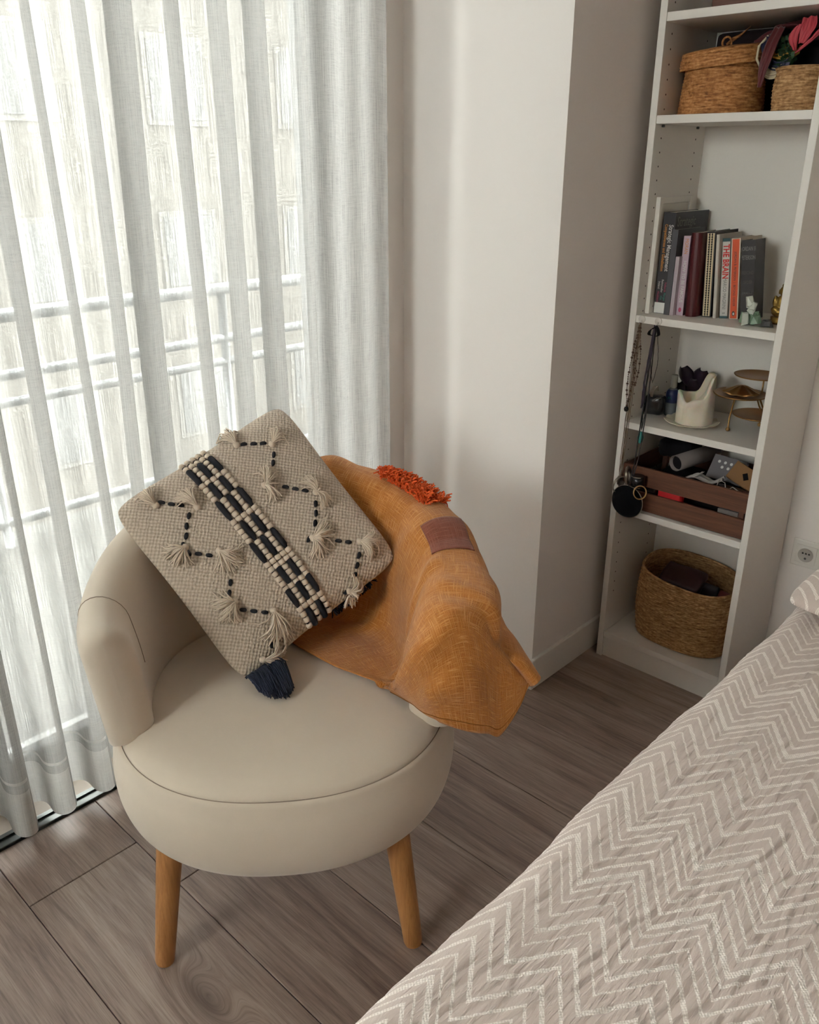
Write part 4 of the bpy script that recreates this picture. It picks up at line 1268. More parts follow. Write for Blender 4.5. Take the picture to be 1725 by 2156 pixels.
b = book('lilac_paperback', 'lilac paperback with white title lettering on its spine', 0.0925, w, 0.074, 0.13, 0.197, 1.0, colm('lilac cover', (186, 164, 176)))
spine(b, 'HOW TO BE FAMOUS', 0.0125, T_w, w, 0.085, 0.0, 0.85, bold=0.0003); spine(b, 'MORAN', 0.013, T_o, w, 0.172, 0.0, 0.8)
e = lathe('publisher_emblem', [(0.0055, 0.0004), (0, 0.0004)], T_p, b, 20, (w / 2, -0.0003, 0.014), cap=False); e.rotation_euler = (PI / 2, 0, 0); e.scale = (0.75, 1.1, 1)
w = 0.030
book('maroon_folder', 'glossy maroon book with a rounded spine', 0.1165, w, 0.080, 0.13, 0.206, 2.6, plain('maroon leatherette', srgb(74, 20, 26), 0.3), 0.012)
w = 0.0235
b = book('woven_notebook', 'notebook with a black and cream woven spine', 0.153, w, 0.097, 0.13, 0.209, 4.2, colm('black card', (34, 32, 34)))
M_cream = plain('cream braid', srgb(206, 190, 156), 0.9)
for k in range(3):
    strip(b, 'braid_band', 0.002 + 0.007 * k, 0.0065 + 0.007 * k, 0.002, 0.205, M_cream)
V, F = [], []
for k in range(2):
    for q in range(34):
        x0, z0 = 0.0065 + 0.007 * k, 0.005 + 0.0059 * q
        o0 = len(V); V += [(x0 - 0.0015, -0.0009, z0 + 0.0018), (x0 + 0.001, -0.0009, z0), (x0 + 0.0035, -0.0009, z0 + 0.0018), (x0 + 0.001, -0.0009, z0 + 0.0038)]; F.append((o0, o0 + 1, o0 + 2, o0 + 3))
o = mesh_obj('zigzag_thread', V, F, M_blk, b); md = o.modifiers.new('thickness', 'SOLIDIFY'); md.thickness = 0.0006
w = 0.009
b = book('white_notebook', 'thin white notebook between the woven notebook and the red titled book', 0.1835, w, 0.094, 0.13, 0.204, 5.2, colm('white card', (192, 186, 176)), 0.003)
w = 0.0195
b = book('red_titled_book', 'white spined book with large red title lettering', 0.1975, w, 0.104, 0.13, 0.195, 5.8, colm('pale spine cover', (192, 188, 182)))
strip(b, 'teal_band', 0.0, w, 0.0, 0.006, colm('dark teal', (40, 74, 78))); strip(b, 'teal_band', 0.0, w, 0.187, 0.195, colm('dark teal', (40, 74, 78)))
spine(b, 'THE BRAIN', 0.0215, T_r, w, 0.139, 0.0, 0.78, bold=0.0006); spine(b, 'MARCO MAGRINI', 0.0125, T_g, w, 0.061, 0.0, 0.78); spine(b, 'S', 0.009, T_d, w, 0.013)
w = 0.0225
b = book('orange_paperback', 'orange paperback with a cream border on its spine', 0.2205, w, 0.108, 0.13, 0.196, 6.4, colm('cream cover', (206, 194, 178)))
strip(b, 'orange_spine', 0.0025, w - 0.0025, 0.002, 0.194, colm('orange cover', (206, 78, 34)))
spine(b, 'JORDAN B. PETERSON  |  BEYOND ORDER', 0.0082, T_d, w, 0.098, 0.0, 0.85, y=-0.0007)
e = lathe('publisher_emblem', [(0.005, 0.0004), (0, 0.0004)], T_d, b, 20, (w / 2, -0.0006, 0.014), cap=False); e.rotation_euler = (PI / 2, 0, 0); e.scale = (0.8, 1.2, 1)
e = lathe('emblem_belly', [(0.0028, 0.0004), (0, 0.0004)], T_w, e, 16, (0.0006, -0.0006, 0.0004), cap=False)
w = 0.033
b = book('black_hardback', 'black hardback with grey lettering at the right end of the books', 0.2475, w, 0.112, 0.06, 0.193, 7.0, plain('black cloth cover', srgb(34, 30, 31), 0.45, nz=0.1, nscale=60), yaw=0.0)
for tx, zc in (('JORDAN B', 0.172), ('PETERSON', 0.151)):
    text('spine_title', tx, 0.0145, T_g, b, (w / 2, -0.0003, zc), (PI / 2, 0, 0), sx=0.52)
T_dim = plain('dim lettering', srgb(74, 66, 64), 0.6)
text('spine_title', 'BEYOND', 0.012, T_dim, b, (w / 2, -0.0003, 0.115), (PI / 2, 0, 0), sx=0.6)
text('spine_title', 'ORDER', 0.012, T_dim, b, (w / 2, -0.0003, 0.092), (PI / 2, 0, 0), sx=0.6)
text('spine_title', '12 MORE RULES', 0.0065, T_g, b, (w / 2, -0.0003, 0.066), (PI / 2, 0, 0), sx=0.6)

# ------------------------------------------------------------------ stones and figurine
def crystal_m(name, a, b_, rough=0.25, tr=0.0):
    t = NT(name)
    v = t.coord()
    f = t.noise(v, 45, 4, 0.6)
    c = t.mix(f, a, b_)
    return t.done(t.bsdf(c, rough, t.bump(f, 0.3, 0.003), Transmission_Weight=tr, Subsurface_Weight=0.0))
M_cryst = crystal_m('green fluorite', srgb(74, 104, 82), srgb(150, 172, 148))
M_cryst2 = crystal_m('pale quartz', srgb(170, 180, 168), srgb(220, 222, 210))
M_dkst = crystal_m('dark stone', srgb(52, 50, 52), srgb(84, 84, 82))
def rock(name, pts, mat, parent, loc, r=0.02, seed=0):
    random.seed(seed)
    bm = bmesh.new()
    for p in pts: bm.verts.new(p)
    bmesh.ops.convex_hull(bm, input=bm.verts)
    bmesh.ops.bevel(bm, geom=list(bm.edges), offset=r * 0.08, segments=1, affect='EDGES')
    o = bm_obj(name, bm, mat, parent); o.location = loc
    return o
cr = thing('fluorite_cluster', 'pale green fluorite crystal cluster in front of the black hardback', 'crystal', (0.294, 0.062, zC))
def jag(n, rx, ry, rz, z0, seed):
    rg = random.Random(seed)
    out = []
    for k in range(n):
        a = 2 * PI * k / n + rg.uniform(-0.2, 0.2)
        out.append((rx * math.cos(a) * rg.uniform(0.8, 1.05), ry * math.sin(a) * rg.uniform(0.8, 1.05), z0 + rg.uniform(0, rz * 0.25)))
        out.append((rx * 0.75 * math.cos(a + 0.3) * rg.uniform(0.7, 1.0), ry * 0.75 * math.sin(a + 0.3), z0 + rz * rg.uniform(0.75, 1.0)))
    return out
rg_ = random.Random(4)
for k in range(11):
    q = rg_.random(); an = rg_.uniform(0, 2 * PI); rr_ = 0.019 * math.sqrt(rg_.random())
    up = k >= 7
    o = rock('crystal', jag(rg_.choice((4, 5, 6)), rg_.uniform(0.012, 0.019), rg_.uniform(0.010, 0.016), rg_.uniform(0.018, 0.034), 0.0, 20 + k), M_cryst2 if up or k % 4 == 3 else M_cryst, cr,
             ((rr_ if not up else rr_ * 0.4) * math.cos(an) - (0.004 if up else 0), (rr_ if not up else rr_ * 0.4) * math.sin(an), 0.001 if not up else 0.018 + 0.008 * (k - 7)), 0.006)
    o.rotation_euler = (rg_.uniform(-0.12, 0.12) if not up else rg_.uniform(-0.4, 0.4), rg_.uniform(-0.12, 0.12) if not up else rg_.uniform(-0.4, 0.4), an)
ds = tag(rock('dark_stone', jag(7, 0.017, 0.014, 0.018, 0.0, 12), M_dkst, None, (0.336, 0.062, zC + 0.0005), 0.012), 'small dark grey stone beside the green crystal', 'stone')
M_gold = plain('aged brass', srgb(150, 120, 62), 0.38, 0.85, nz=0.25, nscale=60, bump=0.15)
M_brass = plain('polished brass', srgb(176, 138, 88), 0.28, 0.9, nz=0.1, nscale=40)
fig = thing('brass_figurine', 'small seated brass figurine at the right end of the middle shelf', 'figurine', (0.338, 0.135, zC), (0, 0, 0.2))
lathe('pedestal', [(0.0, 0.0005), (0.024, 0.0005), (0.025, 0.006), (0.022, 0.010), (0.023, 0.016), (0.0, 0.016)], M_gold, fig, 28, cap=False)
bm = bmesh.new()
for c_, r_ in (((0, 0, 0.028), (0.024, 0.02, 0.014)), ((0, 0, 0.048), (0.017, 0.013, 0.022)), ((0.013, -0.008, 0.034), (0.011, 0.009, 0.008)), ((-0.013, -0.008, 0.034), (0.011, 0.009, 0.008)),
               ((0.017, -0.002, 0.052), (0.006, 0.007, 0.015)), ((-0.017, -0.002, 0.052), (0.006, 0.007, 0.015))):
    bmesh.ops.create_uvsphere(bm, u_segments=16, v_segments=10, radius=1, matrix=Matrix.Translation(c_) @ Matrix.Diagonal((*r_, 1)))
bo = bm_obj('body', bm, M_gold, fig, True)
md = bo.modifiers.new('blend', 'REMESH'); md.mode = 'VOXEL'; md.voxel_size = 0.0016; md.use_smooth_shade = True
bm = bmesh.new()
for c_, r_ in (((0, -0.001, 0.078), (0.011, 0.012, 0.013)), ((0, 0, 0.091), (0.007, 0.007, 0.006)), ((0, -0.012, 0.076), (0.003, 0.003, 0.004)), ((0.011, 0, 0.076), (0.002, 0.003, 0.006)), ((-0.011, 0, 0.076), (0.002, 0.003, 0.006))):
    bmesh.ops.create_uvsphere(bm, u_segments=14, v_segments=10, radius=1, matrix=Matrix.Translation(c_) @ Matrix.Diagonal((*r_, 1)))
bm_obj('head', bm, M_gold, fig, True)

# ------------------------------------------------------------------ hooks and necklaces on the shelf edge
M_clear = plain('clear plastic', (0.60, 0.57, 0.52, 1), 0.2)
M_bead = plain('brown wooden beads', srgb(74, 50, 36), 0.5, nz=0.3, nscale=200)
M_cord = plain('tan waxed cord', srgb(104, 84, 66), 0.7)
M_dcord = plain('black waxed cord', srgb(30, 26, 30), 0.6)
M_purp = plain('dark plum cord', srgb(48, 36, 52), 0.6)
M_turq = plain('turquoise stone', srgb(52, 140, 134), 0.35, nz=0.2, nscale=120)
M_silver = plain('tarnished silver', srgb(150, 140, 128), 0.3, 0.9, nz=0.2, nscale=80)
hookpos = []
for i, (hx_, lab) in enumerate(((0.036, 'clear round adhesive hook with beaded necklaces at the left of the shelf edge'), (0.083, 'clear round adhesive hook with dark cords, right of the beaded necklaces'))):
    hk = thing('adhesive_hook', lab, 'hook', (hx_, 0.0015, zC - 0.0085), group='hooks on the shelf edge')
    d_ = lathe('disc', [(0.0, 0.0005), (0.0095, 0.0005), (0.0095, 0.002), (0.0088, 0.0026), (0.0, 0.003)], M_clear, hk, 28, cap=False); d_.rotation_euler = (PI / 2, 0, 0)
    tube('prong', [(0, -0.003, -0.002), (0, -0.006, -0.010), (0, -0.011, -0.013), (0, -0.014, -0.008)], 0.0018, M_clear, hk, 8)
    hookpos.append((hx_, -0.0095, zC - 0.0085 - 0.0105))
def drape(h, width, drop, n=40, sway=0.0, y=-0.0, seed=0, tilt=0.0):
    """hanging loop of a necklace from hook point h"""
    rg = random.Random(seed)
    pts = []
    for i in range(n + 1):
        t = -1 + 2 * i / n
        a = t * PI
        x = width * math.sin(a * 0.98) * (0.35 + 0.65 * (1 - abs(t)) ** 0.3) * 0.9
        z = -drop * (1 - abs(t)) ** 0.82 if True else 0
        pts.append((h[0] + x + tilt * z + rg.uniform(-1, 1) * 0.0006, h[1] + y + rg.uniform(-1, 1) * 0.0006, h[2] + 0.002 + z))
    return pts
def necklace(name, label, h, width, drop, mat, r, beads=0, bead_r=0.003, seed=0, y=0.0, sway=0.0, pend=None, bmat=None, tilt=0.0):
    t = thing(name, label, 'necklace', h, group='necklaces hanging from the shelf edge')
    P = [tuple(np.array(p) - np.array(h)) for p in drape(h, width, drop, 44, sway, y, seed, tilt)]
    tube('cord', P, r, mat, t, 5)
    rg = random.Random(seed + 50)
    if beads:
        bm0 = bmesh.new(); bmesh.ops.create_icosphere(bm0, subdivisions=1, radius=1.0)
        me = bpy.data.meshes.new('bead'); bm0.to_mesh(me); bm0.free(); me.materials.append(bmat or mat)
        Q = catmull(np.array(P), beads)
        for q in Q:
            o = bpy.data.objects.new('bead', me); o.location = q
            s_ = bead_r * rg.choice((0.6, 0.7, 0.8, 1.4)); o.scale = (s_, s_, s_ * 1.1); link(o, t)
    if pend:
        low_ = min(P, key=lambda p: p[2])
        pm, pr, pl_ = pend
        o = lathe('pendant', [(0, 0.0), (pr * 0.7, -pl_ * 0.15), (pr, -pl_ * 0.5), (pr * 0.75, -pl_ * 0.85), (0, -pl_)], pm, t, 14, low_, cap=False)
    return t
h1, h2 = hookpos
necklace('beaded_necklace', 'longer brown wooden bead necklace with a dark round pendant', h1, 0.010, 0.225, M_cord, 0.0008, 66, 0.0026, 1, -0.001, pend=(M_blkgl, 0.0065, 0.016), bmat=M_bead, tilt=0.06)
necklace('beaded_necklace', 'shorter brown wooden bead necklace hanging beside the longer one', (h1[0] + 0.004, h1[1] - 0.003, h1[2]), 0.011, 0.165, M_cord, 0.0008, 50, 0.0024, 2, 0.0, bmat=M_bead, tilt=-0.01)
necklace('cord_necklace', 'very long thin tan cord necklace ending beside the black round purse', (h1[0] + 0.002, h1[1] - 0.001, h1[2]), 0.005, 0.425, M_cord, 0.0009, 0, 0, 3, 0.0, pend=(M_silver, 0.004, 0.03), tilt=0.04)
necklace('cord_necklace', 'long tan cord necklace with a slim silver pendant', (h1[0] + 0.006, h1[1] - 0.002, h1[2]), 0.004, 0.405, M_cord, 0.0009, 0, 0, 4, 0.0, pend=(M_silver, 0.0035, 0.034), tilt=0.035)
necklace('turquoise_necklace', 'black cord necklace with a turquoise stone pendant', h2, 0.007, 0.285, M_dcord, 0.0014, 0, 0, 5, 0.0, pend=(M_turq, 0.008, 0.036), tilt=0.03)
necklace('cord_necklace', 'dark plum cord necklace on the right hook', (h2[0] - 0.002, h2[1] - 0.002, h2[2]), 0.004, 0.22, M_purp, 0.0026, 0, 0, 6, 0.0, tilt=0.06)
necklace('cord_necklace', 'thin black cord loop hanging widest on the right hook', (h2[0] + 0.004, h2[1], h2[2]), 0.012, 0.150, M_dcord, 0.0009, 0, 0, 7, 0.0, tilt=-0.02)
bow = thing('ribbon_bow', 'small black ribbon bow tied on the right hook', 'ribbon', (h2[0], h2[1] - 0.004, h2[2] - 0.004))
ribbon('bow_loop', [(0, 0, 0), (-0.010, -0.003, -0.006), (-0.014, -0.002, -0.018), (-0.004, 0, -0.020)], [(0.002, 0.006, 0.004), (0.003, 0.008, 0.004), (0.004, 0.008, 0), (0.002, 0.006, 0)], M_blk, bow, 0.001)
ribbon('bow_loop', [(0, 0, 0.004), (0.009, -0.003, -0.002), (0.013, -0.002, -0.016), (0.006, 0, -0.022)], [(0.002, 0.006, 0.004), (0.003, 0.008, 0.004), (0.004, 0.008, 0), (0.002, 0.006, 0)], M_blk, bow, 0.001)

# round black purse with its bangles, on a long strap
pu = thing('round_purse', 'round black purse hanging on a long strap in front of the wooden crate', 'purse', (0.062, -0.030, 0.485))
o = lathe('purse_body', [(0.0, -0.010), (0.030, -0.010), (0.043, -0.007), (0.047, 0.0), (0.043, 0.007), (0.030, 0.010), (0.0, 0.010)], plain('black suede', (0.006, 0.006, 0.008, 1), 0.9, spec=0.08, bump=0.2, nscale=500), pu, 48, (0, 0.006, 0.048), cap=False)
o.rotation_euler = (PI / 2, 0, 0)
tube('zip_ring', [(0.0472 * math.cos(a), 0.006, 0.048 + 0.0472 * math.sin(a)) for a in np.linspace(0, 2 * PI, 60)[:-1]], 0.0012, M_silver, pu, 6, True)
hp = (h2[0] - 0.062 - 0.003, h2[1] + 0.030 - 0.001, h2[2] + 0.002 - 0.485)
tube('strap', [(0.0, 0.006, 0.094), (0.008, 0.010, 0.16), (0.012, 0.015, 0.30), hp], 0.0020, M_dcord, pu, 6)
tube('strap', [(0.006, 0.006, 0.094), (0.018, 0.010, 0.18), (0.024, 0.015, 0.32), (hp[0] + 0.004, hp[1], hp[2])], 0.0016, M_dcord, pu, 6)
def bangle(name, label, c, R, r, mat, rot, n=1, pitch=0.004, squash=1.0):
    t = thing(name, label, 'bracelet', c, rot, 'bracelets by the round purse')
    for k in range(n):
        tube('ring', [(R * math.cos(a), R * squash * math.sin(a), k * pitch) for a in np.linspace(0, 2 * PI, 40)[:-1]], r, mat, t, 8, True)
    return t
bangle('bangle', 'wide dark metal bangle hanging above the round purse', (0.052, -0.016, 0.606), 0.022, 0.0045, M_silver, (0.2, PI / 2 - 0.15, 0.5))
bangle('bangle', 'stack of thin gold bangles at the right of the round purse', (0.100, -0.030, 0.572), 0.0165, 0.0015, M_brass, (PI / 2 - 0.3, 0.2, 0.5), 4, 0.004, 1.1)
bangle('bangle', 'thin silver bangles at the left of the round purse', (0.027, -0.016, 0.575), 0.016, 0.0014, M_silver, (PI / 2, 0.5, 0.9), 3, 0.004, 1.5)
wt = thing('black_cuff', 'black glossy cuff bracelet with metal bars above the purse', 'bracelet', (0.082, -0.014, 0.596), group='bracelets by the round purse')
lathe('band', [(0.016, -0.016), (0.0175, -0.016), (0.0175, 0.016), (0.016, 0.016)], M_blkgl, wt, 32)
for z_ in (-0.015, 0.015):
    tube('bar', [(0.0178 * math.cos(a), 0.0178 * math.sin(a), z_) for a in np.linspace(-2.4, -0.7, 14)], 0.0013, M_silver, wt, 6)

# ------------------------------------------------------------------ candle shelf
zD = SHZ['D']
M_wax = NT('ivory wax')
_f = M_wax.noise(M_wax.coord(), 30, 3)
M_wax = M_wax.done(M_wax.bsdf(M_wax.mix(_f, srgb(208, 200, 178), srgb(224, 217, 200)), 0.5, M_wax.bump(_f, 0.15, 0.004), Subsurface_Weight=0.25, Subsurface_Scale=0.01))
M_china = plain('cream china', srgb(206, 198, 178), 0.3)
plate = thing('small_plate', 'scalloped cream saucer under the candle', 'plate', (0.163, 0.097, zD))
V = []
seg = 120
pr = [(0.0, 0.002), (0.040, 0.002), (0.046, 0.004), (0.058, 0.007), (0.070, 0.0105), (0.0715, 0.0115), (0.070, 0.0125), (0.058, 0.0095), (0.046, 0.0065), (0.040, 0.005), (0.0, 0.005)]
for i in range(seg):
    a = 2 * PI * i / seg
    for r, z in pr:
        k = 1 + 0.018 * math.cos(14 * a) * (r / 0.07) ** 4
        V.append((r * k * math.cos(a), r * k * math.sin(a), z + 0.0012 * math.cos(14 * a) * (r / 0.07) ** 4))
mesh_obj('dish', V, grid_faces(seg, len(pr), True, False), M_china, plate, True)
lathe('foot_ring', [(0.036, 0.0008), (0.039, 0.0008), (0.039, 0.003), (0.036, 0.003)], M_china, plate, 40)
can = thing('pillar_candle', 'broad ivory candle melted hollow with one tall back wall', 'candle', (0.166, 0.100, zD + 0.0055))
NA, RC = 120, 0.0485
rim = lambda a: 0.074 + 0.060 * math.exp(-((((a - 0.62 + PI) % (2 * PI)) - PI) / 1.12) ** 6) + 0.012 * math.exp(-((((a - 3.55 + PI) % (2 * PI)) - PI) / 0.6) ** 2) - 0.012 * math.exp(-((((a - 4.6 + PI) % (2 * PI)) - PI) / 0.32) ** 2)
V = []
nz_ = 22
for i in range(NA):
    a = 2 * PI * i / NA
    R_ = rim(a)
    col_ = []
    lump = 0.005 * math.exp(-((((a - 4.95 + PI) % (2 * PI)) - PI) / 0.32) ** 2) + 0.004 * math.exp(-((((a - 4.25 + PI) % (2 * PI)) - PI) / 0.25) ** 2)
    col_.append((0.0, 0.0)); col_.append((RC - 0.004, 0.0))
    for k in range(nz_):
        t = k / (nz_ - 1)
        r = RC + 0.0012 * math.sin(a * 3 + t * 4) + 0.0008 * math.sin(a * 7 - t * 3) + lump * math.exp(-((t - 0.72) / 0.16) ** 2) - 0.0012 * math.exp(-((a - 4.45) / 0.03) ** 2)
        lean = 0.004 * t * (R_ / 0.13)
        col_.append((r - lean * 0.5, 0.002 + (R_ - 0.004) * t))
    col_ += [(RC - 0.003, R_ + 0.001), (RC - 0.008, R_), (RC - 0.012, R_ - 0.004)]
    for fr in (0.62, 0.48, 0.34, 0.18, 0.0):
        up_ = max(0.0, math.cos(a - 0.62) * fr + 0.12)
        col_.append((RC * fr, min(R_ - 0.006 - 0.006 * (0.7 - fr), 0.046 + 0.075 * up_ ** 1.4 + 0.004 * math.sin(3 * a) * fr)))
    for r, z in col_: V.append((r * math.cos(a), r * math.sin(a), z))
mesh_obj('wax_body', V, grid_faces(NA, len(col_), True, False), M_wax, can, True)
tube('wick', [(0, 0, 0.042), (0.001, 0, 0.050), (0.003, 0.001, 0.056)], 0.0012, M_blk, can, 6)
# blue bottle
def thin_glass(name, col, alpha=0.55):
    t = NT(name)
    tr = t.n('ShaderNodeBsdfTransparent'); tr.inputs[0].default_value = col
    gl = t.bsdf(col, 0.08)
    mx = t.n('ShaderNodeMixShader'); mx.inputs[0].default_value = alpha
    t.l(tr.outputs[0], mx.inputs[1]); t.l(gl.outputs[0], mx.inputs[2])
    return t.done(mx)
M_bottle = thin_glass('smoky clear plastic', (0.42, 0.46, 0.50, 1), 0.45)
M_cap = thin_glass('clear cap', (0.66, 0.64, 0.60, 1), 0.35)
bt = thing('spray_bottle', 'small spray bottle with a dark blue top half behind the candle', 'bottle', (0.078, 0.142, zD))
lathe('bottle_body', [(0.0, 0.0005), (0.016, 0.0005), (0.0175, 0.003), (0.0175, 0.060), (0.0165, 0.068), (0.010, 0.076), (0.008, 0.078), (0.0, 0.078)], M_bottle, bt, 28, cap=False)
lathe('blue_label', [(0.0179, 0.038), (0.0179, 0.061), (0.0172, 0.067), (0.012, 0.0745)], plain('deep blue label', srgb(22, 36, 78), 0.4), bt, 28, cap=False)
tube('leaf_emblem', [(-0.003, -0.0182, 0.050), (-0.001, -0.0184, 0.056), (0.001, -0.0184, 0.051), (0.004, -0.0182, 0.056), (0.006, -0.0178, 0.050)], 0.0007, M_turq, bt, 5)
lathe('pump', [(0.0065, 0.078), (0.0075, 0.080), (0.0075, 0.086), (0.0045, 0.088), (0.0045, 0.098), (0.0, 0.099)], M_cap, bt, 20, cap=False)
lathe('cap', [(0.0095, 0.081), (0.0095, 0.112), (0.0085, 0.115), (0.0, 0.115)], M_cap, bt, 24, cap=False)
pc = thing('black_pouch', 'small black pouch with a metal clasp at the left of the candle shelf', 'pouch', (0.050, 0.100, zD))
soft_box('pouch_body', (-0.026, -0.018, 0.006), (0.026, 0.018, 0.062), M_blkgl, pc, 0.012, 0.004, 5.0)
ribbon('clasp', [(-0.006, -0.012, 0.050), (-0.004, -0.016, 0.070), (0.002, -0.012, 0.088), (0.008, -0.010, 0.076)], [(0.004, 0, 0), (0.010, 0, 0.002), (0.012, 0, 0.002), (0.006, 0, 0)], M_silver, pc, 0.0015)
tube('trim_edge', [(0.0, -0.02, 0.048), (0.012, -0.02, 0.056), (0.024, -0.016, 0.060)], 0.0014, M_silver, pc, 6)
# dark lacquered petals behind the candle
pet = thing('petal_ornament', 'dark purple lacquered petal ornament with pale edges behind the candle', 'ornament', (0.112, 0.195, zD + 0.0))
M_plum = plain('dark plum lacquer', srgb(32, 20, 34), 0.3)
M_pale = plain('pale edging', srgb(176, 168, 158), 0.4)
lathe('stem_base', [(0.0, 0.0005), (0.030, 0.0005), (0.030, 0.004), (0.014, 0.012), (0.012, 0.090), (0.0, 0.090)], M_plum, pet, 24, cap=False)
for k, (ax, az, tilt, sc_) in enumerate(((-0.016, 0.112, -0.25, 1.0), (0.022, 0.108, 0.30, 1.1), (0.006, 0.076, 0.0, 1.2), (-0.030, 0.070, -0.5, 0.9))):
    n = 14
    V = []
    for i in range(n):
        t = i / (n - 1)
        for j in range(9):
            q = j / 8 - 0.5
            wd = 0.044 * sc_ * (math.sin(PI * (0.12 + 0.80 * t))) ** 0.7
            V.append((q * wd, -0.012 * (1 - 4 * q * q) - 0.012 * t, (t - 0.5) * 0.058 * sc_))
    P = np.array(V).reshape(n, 9, 3)
    o = grid_obj('petal', P, M_plum, pet); o.location = (ax, -0.012 + 0.006 * k, az); o.rotation_euler = (0.2, tilt, 0.1 * k)
    md = o.modifiers.new('thickness', 'SOLIDIFY'); md.thickness = 0.002
    tube('petal_edge', [tuple(P[i, 8 if k != 1 else 0]) for i in range(n)], 0.0015, M_pale, o, 5)
# three-tier stand
ts_ = thing('tiered_stand', 'three tier brass stand with round trays beside the candle', 'stand', (0.306, 0.140, zD))
trays = [((0.0, 0.0, 0.150), 0.058, 'tray'), ((-0.030, -0.022, 0.100), 0.066, 'tray'), ((0.010, 0.012, 0.044), 0.062, 'tray')]
M_tray = plain('bronze tray', srgb(146, 106, 60), 0.4, 0.75, nz=0.15, nscale=30)
for (tx, ty, tz), R_, nm in trays:
    lathe(nm, [(0.0, tz), (R_, tz), (R_ + 0.002, tz + 0.003), (R_ - 0.002, tz + 0.003), (R_ - 0.004, tz + 0.002), (0.0, tz + 0.002)], M_tray, ts_, 56, (tx, ty, 0), cap=False)
for q in ((-0.044, -0.036), (0.052, -0.02), (0.0, 0.062)):
    lg = tube('leg', [(q[0] * 0.6 - 0.012, q[1] * 0.6 - 0.008, 0.100), (q[0] * 0.85 - 0.006, q[1] * 0.85, 0.060), (q[0], q[1], 0.040), (q[0], q[1], 0.007)], 0.0022, M_brass, ts_, 10)
    bm = bmesh.new(); bmesh.ops.create_uvsphere(bm, u_segments=14, v_segments=10, radius=0.0055)
    f_ = bm_obj('ball_foot', bm, M_brass, lg, True); f_.location = (q[0], q[1], 0.0057)
tube('post', [(0.006, 0.026, 0.1025), (0.006, 0.026, 0.151)], 0.0022, M_brass, ts_, 10)
shl = tag(lathe('scallop_dish', [(0.0, 0.020), (0.012, 0.0185), (0.026, 0.011), (0.038, 0.005), (0.046, 0.003), (0.047, 0.0045), (0.038, 0.0070), (0.026, 0.0130), (0.012, 0.0205), (0.0, 0.0220)], M_brass, None, 64, cap=False), 'upturned golden shell on the middle tray of the stand', 'shell')
for v in shl.data.vertices:
    a = math.atan2(v.co.y, v.co.x); r = math.hypot(v.co.x, v.co.y)
    v.co.z += 0.0016 * math.cos(9 * a) * (r / 0.047) ** 2; v.co.x *= 1 + 0.05 * math.cos(9 * a); v.co.y *= 1 + 0.05 * math.cos(9 * a)
shl.location = (0.306 - 0.028, 0.140 - 0.024, zD + 0.1032)

# ------------------------------------------------------------------ wooden crate
zE = SHZ['E']
M_crate = mat_wood('reddish crate wood', srgb(66, 38, 28), srgb(122, 78, 56), 'X', 1.0, 0.55, rand=1.0, bump=0.3)
crate = thing('wooden_crate', 'reddish brown slatted wooden crate on the shelf above the seagrass basket', 'crate', (0.200, 0.135, zE + 0.001))
CX0, CX1, CY0, CY1 = -0.180, 0.180, -0.122, 0.118
for z0, z1 in ((0.002, 0.056), (0.074, 0.128)):
    box('slat', (CX0, CY0, z0), (CX1, CY0 + 0.009, z1), M_crate, crate, 0.0012, 1)
    box('slat', (CX0, CY1 - 0.009, z0), (CX1, CY1, z1), M_crate, crate, 0.0012, 1)
M_crate_y = mat_wood('reddish crate end wood', srgb(60, 34, 25), srgb(112, 70, 50), 'Y', 1.0, 0.55, rand=1.0, bump=0.3)
for x0 in (CX0, CX1 - 0.009):
    for z0, z1 in ((0.002, 0.056), (0.074, 0.128)):
        box('slat', (x0, CY0 + 0.0095, z0), (x0 + 0.009, CY1 - 0.0095, z1), M_crate_y, crate, 0.0012, 1)
for x0 in (CX0 + 0.0095, CX1 - 0.0235):
    for y0 in (CY0 + 0.0095, CY1 - 0.0235):
        box('corner_post', (x0, y0, 0.002), (x0 + 0.014, y0 + 0.014, 0.128), M_crate_y, crate, 0.001, 1)
for k in range(4):
    box('base_slat', (CX0 + 0.01, CY0 + 0.012 + k * 0.055, 0.0), (CX1 - 0.01, CY0 + 0.060 + k * 0.055, 0.006), M_crate, crate, 0.001, 1)
def W(x, y, z): return (0.200 + x, 0.135 + y, zE + z)
# contents
M_card = plain('grey cardboard tube', srgb(120, 112, 108), 0.7, nz=0.08, nscale=30)
tb = thing('cardboard_tube', 'grey cardboard tube sticking out of the wooden crate', 'tube', W(-0.045, -0.085, 0.150))
dirv = Vector((0.035, 0.150, 0.005)).normalized()
a_ = dirv.cross(Vector((0, 0, 1))).normalized(); c__ = a_.cross(dirv)
V = []
for t_, r_ in ((0, 0.020), (0, 0.022), (0.165, 0.022), (0.165, 0.020)):
    for k in range(36):
        a = 2 * PI * k / 36
        V.append(dirv * t_ + (a_ * math.cos(a) + c__ * math.sin(a)) * r_)
mesh_obj('tube_wall', V, grid_faces(4, 36, True, True), M_card, tb, True)
V = [dirv * 0.012 + (a_ * math.cos(2 * PI * k / 24) + c__ * math.sin(2 * PI * k / 24)) * 0.0195 for k in range(24)]
mesh_obj('bore_shade_disc', V, [tuple(range(24))], M_blk, tb)  # black disc stands in for the shade inside the hollow tube
M_greyp = plain('grey printed card', srgb(118, 114, 116), 0.6)
cd = thing('printed_card_box', 'flat grey box printed with rows of pale dots, standing in the crate', 'box', W(0.055, -0.008, 0.105), (-0.55, 0.0, -0.12))
box('box_body', (-0.047, 0, 0), (0.050, 0.014, 0.068), M_greyp, cd, 0.001, 1)
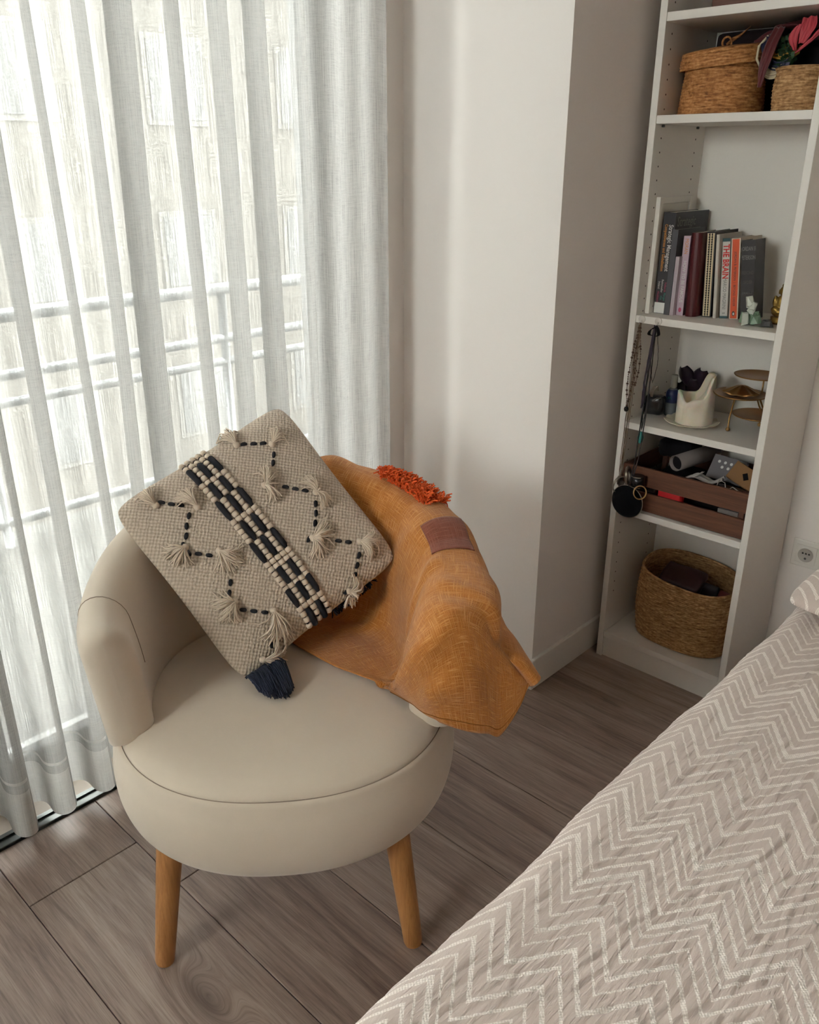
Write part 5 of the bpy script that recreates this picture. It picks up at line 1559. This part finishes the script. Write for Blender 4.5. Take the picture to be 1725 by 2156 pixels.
for r_, row in enumerate(((-0.026, -0.008, 0.010, 0.028), (-0.012, 0.006, 0.028))):
    for q in row:
        e = lathe('printed_dot', [(0.0042, 0.0004), (0, 0.0004)], M_white, cd, 16, (q, -0.0002, 0.050 - 0.014 * r_), cap=False); e.rotation_euler = (PI / 2, 0, 0)
cb = thing('small_carton', 'small brown cardboard carton with a black diamond print in the crate', 'carton', W(0.118, -0.048, 0.122), (-0.60, 0.32, -0.10))
box('carton_body', (-0.040, 0, 0), (0.036, 0.020, 0.052), plain('kraft cardboard', srgb(142, 104, 66), 0.75, nz=0.06, nscale=60), cb, 0.001, 1)
e = box('diamond_print', (-0.0075, -0.0006, -0.0075), (0.0075, 0.0002, 0.0075), M_blk, cb); e.location = (0.004, 0, 0.026); e.rotation_euler = (0, PI / 4, 0); e.scale = (1.25, 1, 0.85)
rdp = tag(soft_box('red_case', (-0.036, -0.012, 0), (0.036, 0.012, 0.036), plain('bright red fabric', srgb(190, 22, 30), 0.6, nz=0.06, nscale=60), None, 0.008, 0.001, 4.0), 'bright red zip case showing through the gap of the crate', 'case')
rdp.location = W(-0.040, -0.098, 0.042)
bk = tag(soft_box('black_case', (-0.030, -0.012, 0), (0.030, 0.012, 0.044), M_blkgl, None, 0.005, 0.001, 6.0), 'black glossy case left of the red case in the crate', 'case')
bk.location = W(-0.112, -0.098, 0.036)
dk = tag(soft_box('dark_scarf', (-0.13, -0.05, 0), (0.12, 0.07, 0.085), M_blk, None, 0.03, 0.008, 8.0), 'heap of black cloth filling the back of the wooden crate', 'cloth')
dk.location = W(0.0, 0.015, 0.016)
tp = tag(soft_box('black_wrap', (-0.05, -0.05, 0), (0.05, 0.05, 0.055), M_blk, None, 0.02, 0.012, 12.0), 'black folded cloth heaped at the back left of the crate', 'cloth')
tp.location = W(-0.10, 0.055, 0.124)
M_wclo = plain('off white crumpled cloth', srgb(160, 156, 152), 0.8)
wc = thing('crumpled_tissue', 'crumpled off white tissue between the crate slats and the grey box', 'tissue', W(0.030, -0.085, 0.118))
ribbon('fold', [(-0.035, -0.012, 0.002), (-0.01, -0.012, 0.016), (0.012, -0.004, 0.010), (0.035, 0.0, 0.006), (0.06, 0.006, 0.022)], [(0, 0.016, 0.004), (0.004, 0.02, 0.008), (0, 0.03, 0.0), (0.0, 0.036, -0.006), (0, 0.02, 0.006)], M_wclo, wc, 0.0012, fold=0.004)
ribbon('twist', [(-0.02, -0.012, 0.006), (-0.002, -0.014, 0.020), (0.010, -0.012, 0.032)], [(0.01, 0.01, 0), (0.012, 0.008, 0.006), (0.006, 0.006, 0)], M_wclo, wc, 0.0012, fold=0.002)
cbl = tag(tube('charging_cable', [W(0.080, -0.100, 0.110), W(0.090, -0.105, 0.142), W(0.106, -0.105, 0.138), W(0.112, -0.108, 0.118), W(0.128, -0.106, 0.132), W(0.150, -0.106, 0.122), W(0.160, -0.108, 0.104)], 0.0014, M_wclo, None, 6), 'thin pale cable looped over the front right of the crate', 'cable')
bk2 = tag(soft_box('black_bag', (-0.04, -0.022, 0), (0.045, 0.022, 0.050), M_blkgl, None, 0.012, 0.004, 21.0), 'shiny black pouch under the pale cable in the crate', 'pouch')
bk2.location = W(0.105, -0.085, 0.070)
wd = tag(box('wood_offcut', (-0.030, -0.008, 0), (0.026, 0.008, 0.020), M_card, None, 0.001, 1), 'small block of pale wood showing through the gap at the right of the crate', 'block')
wd.location = W(0.128, -0.100, 0.046)
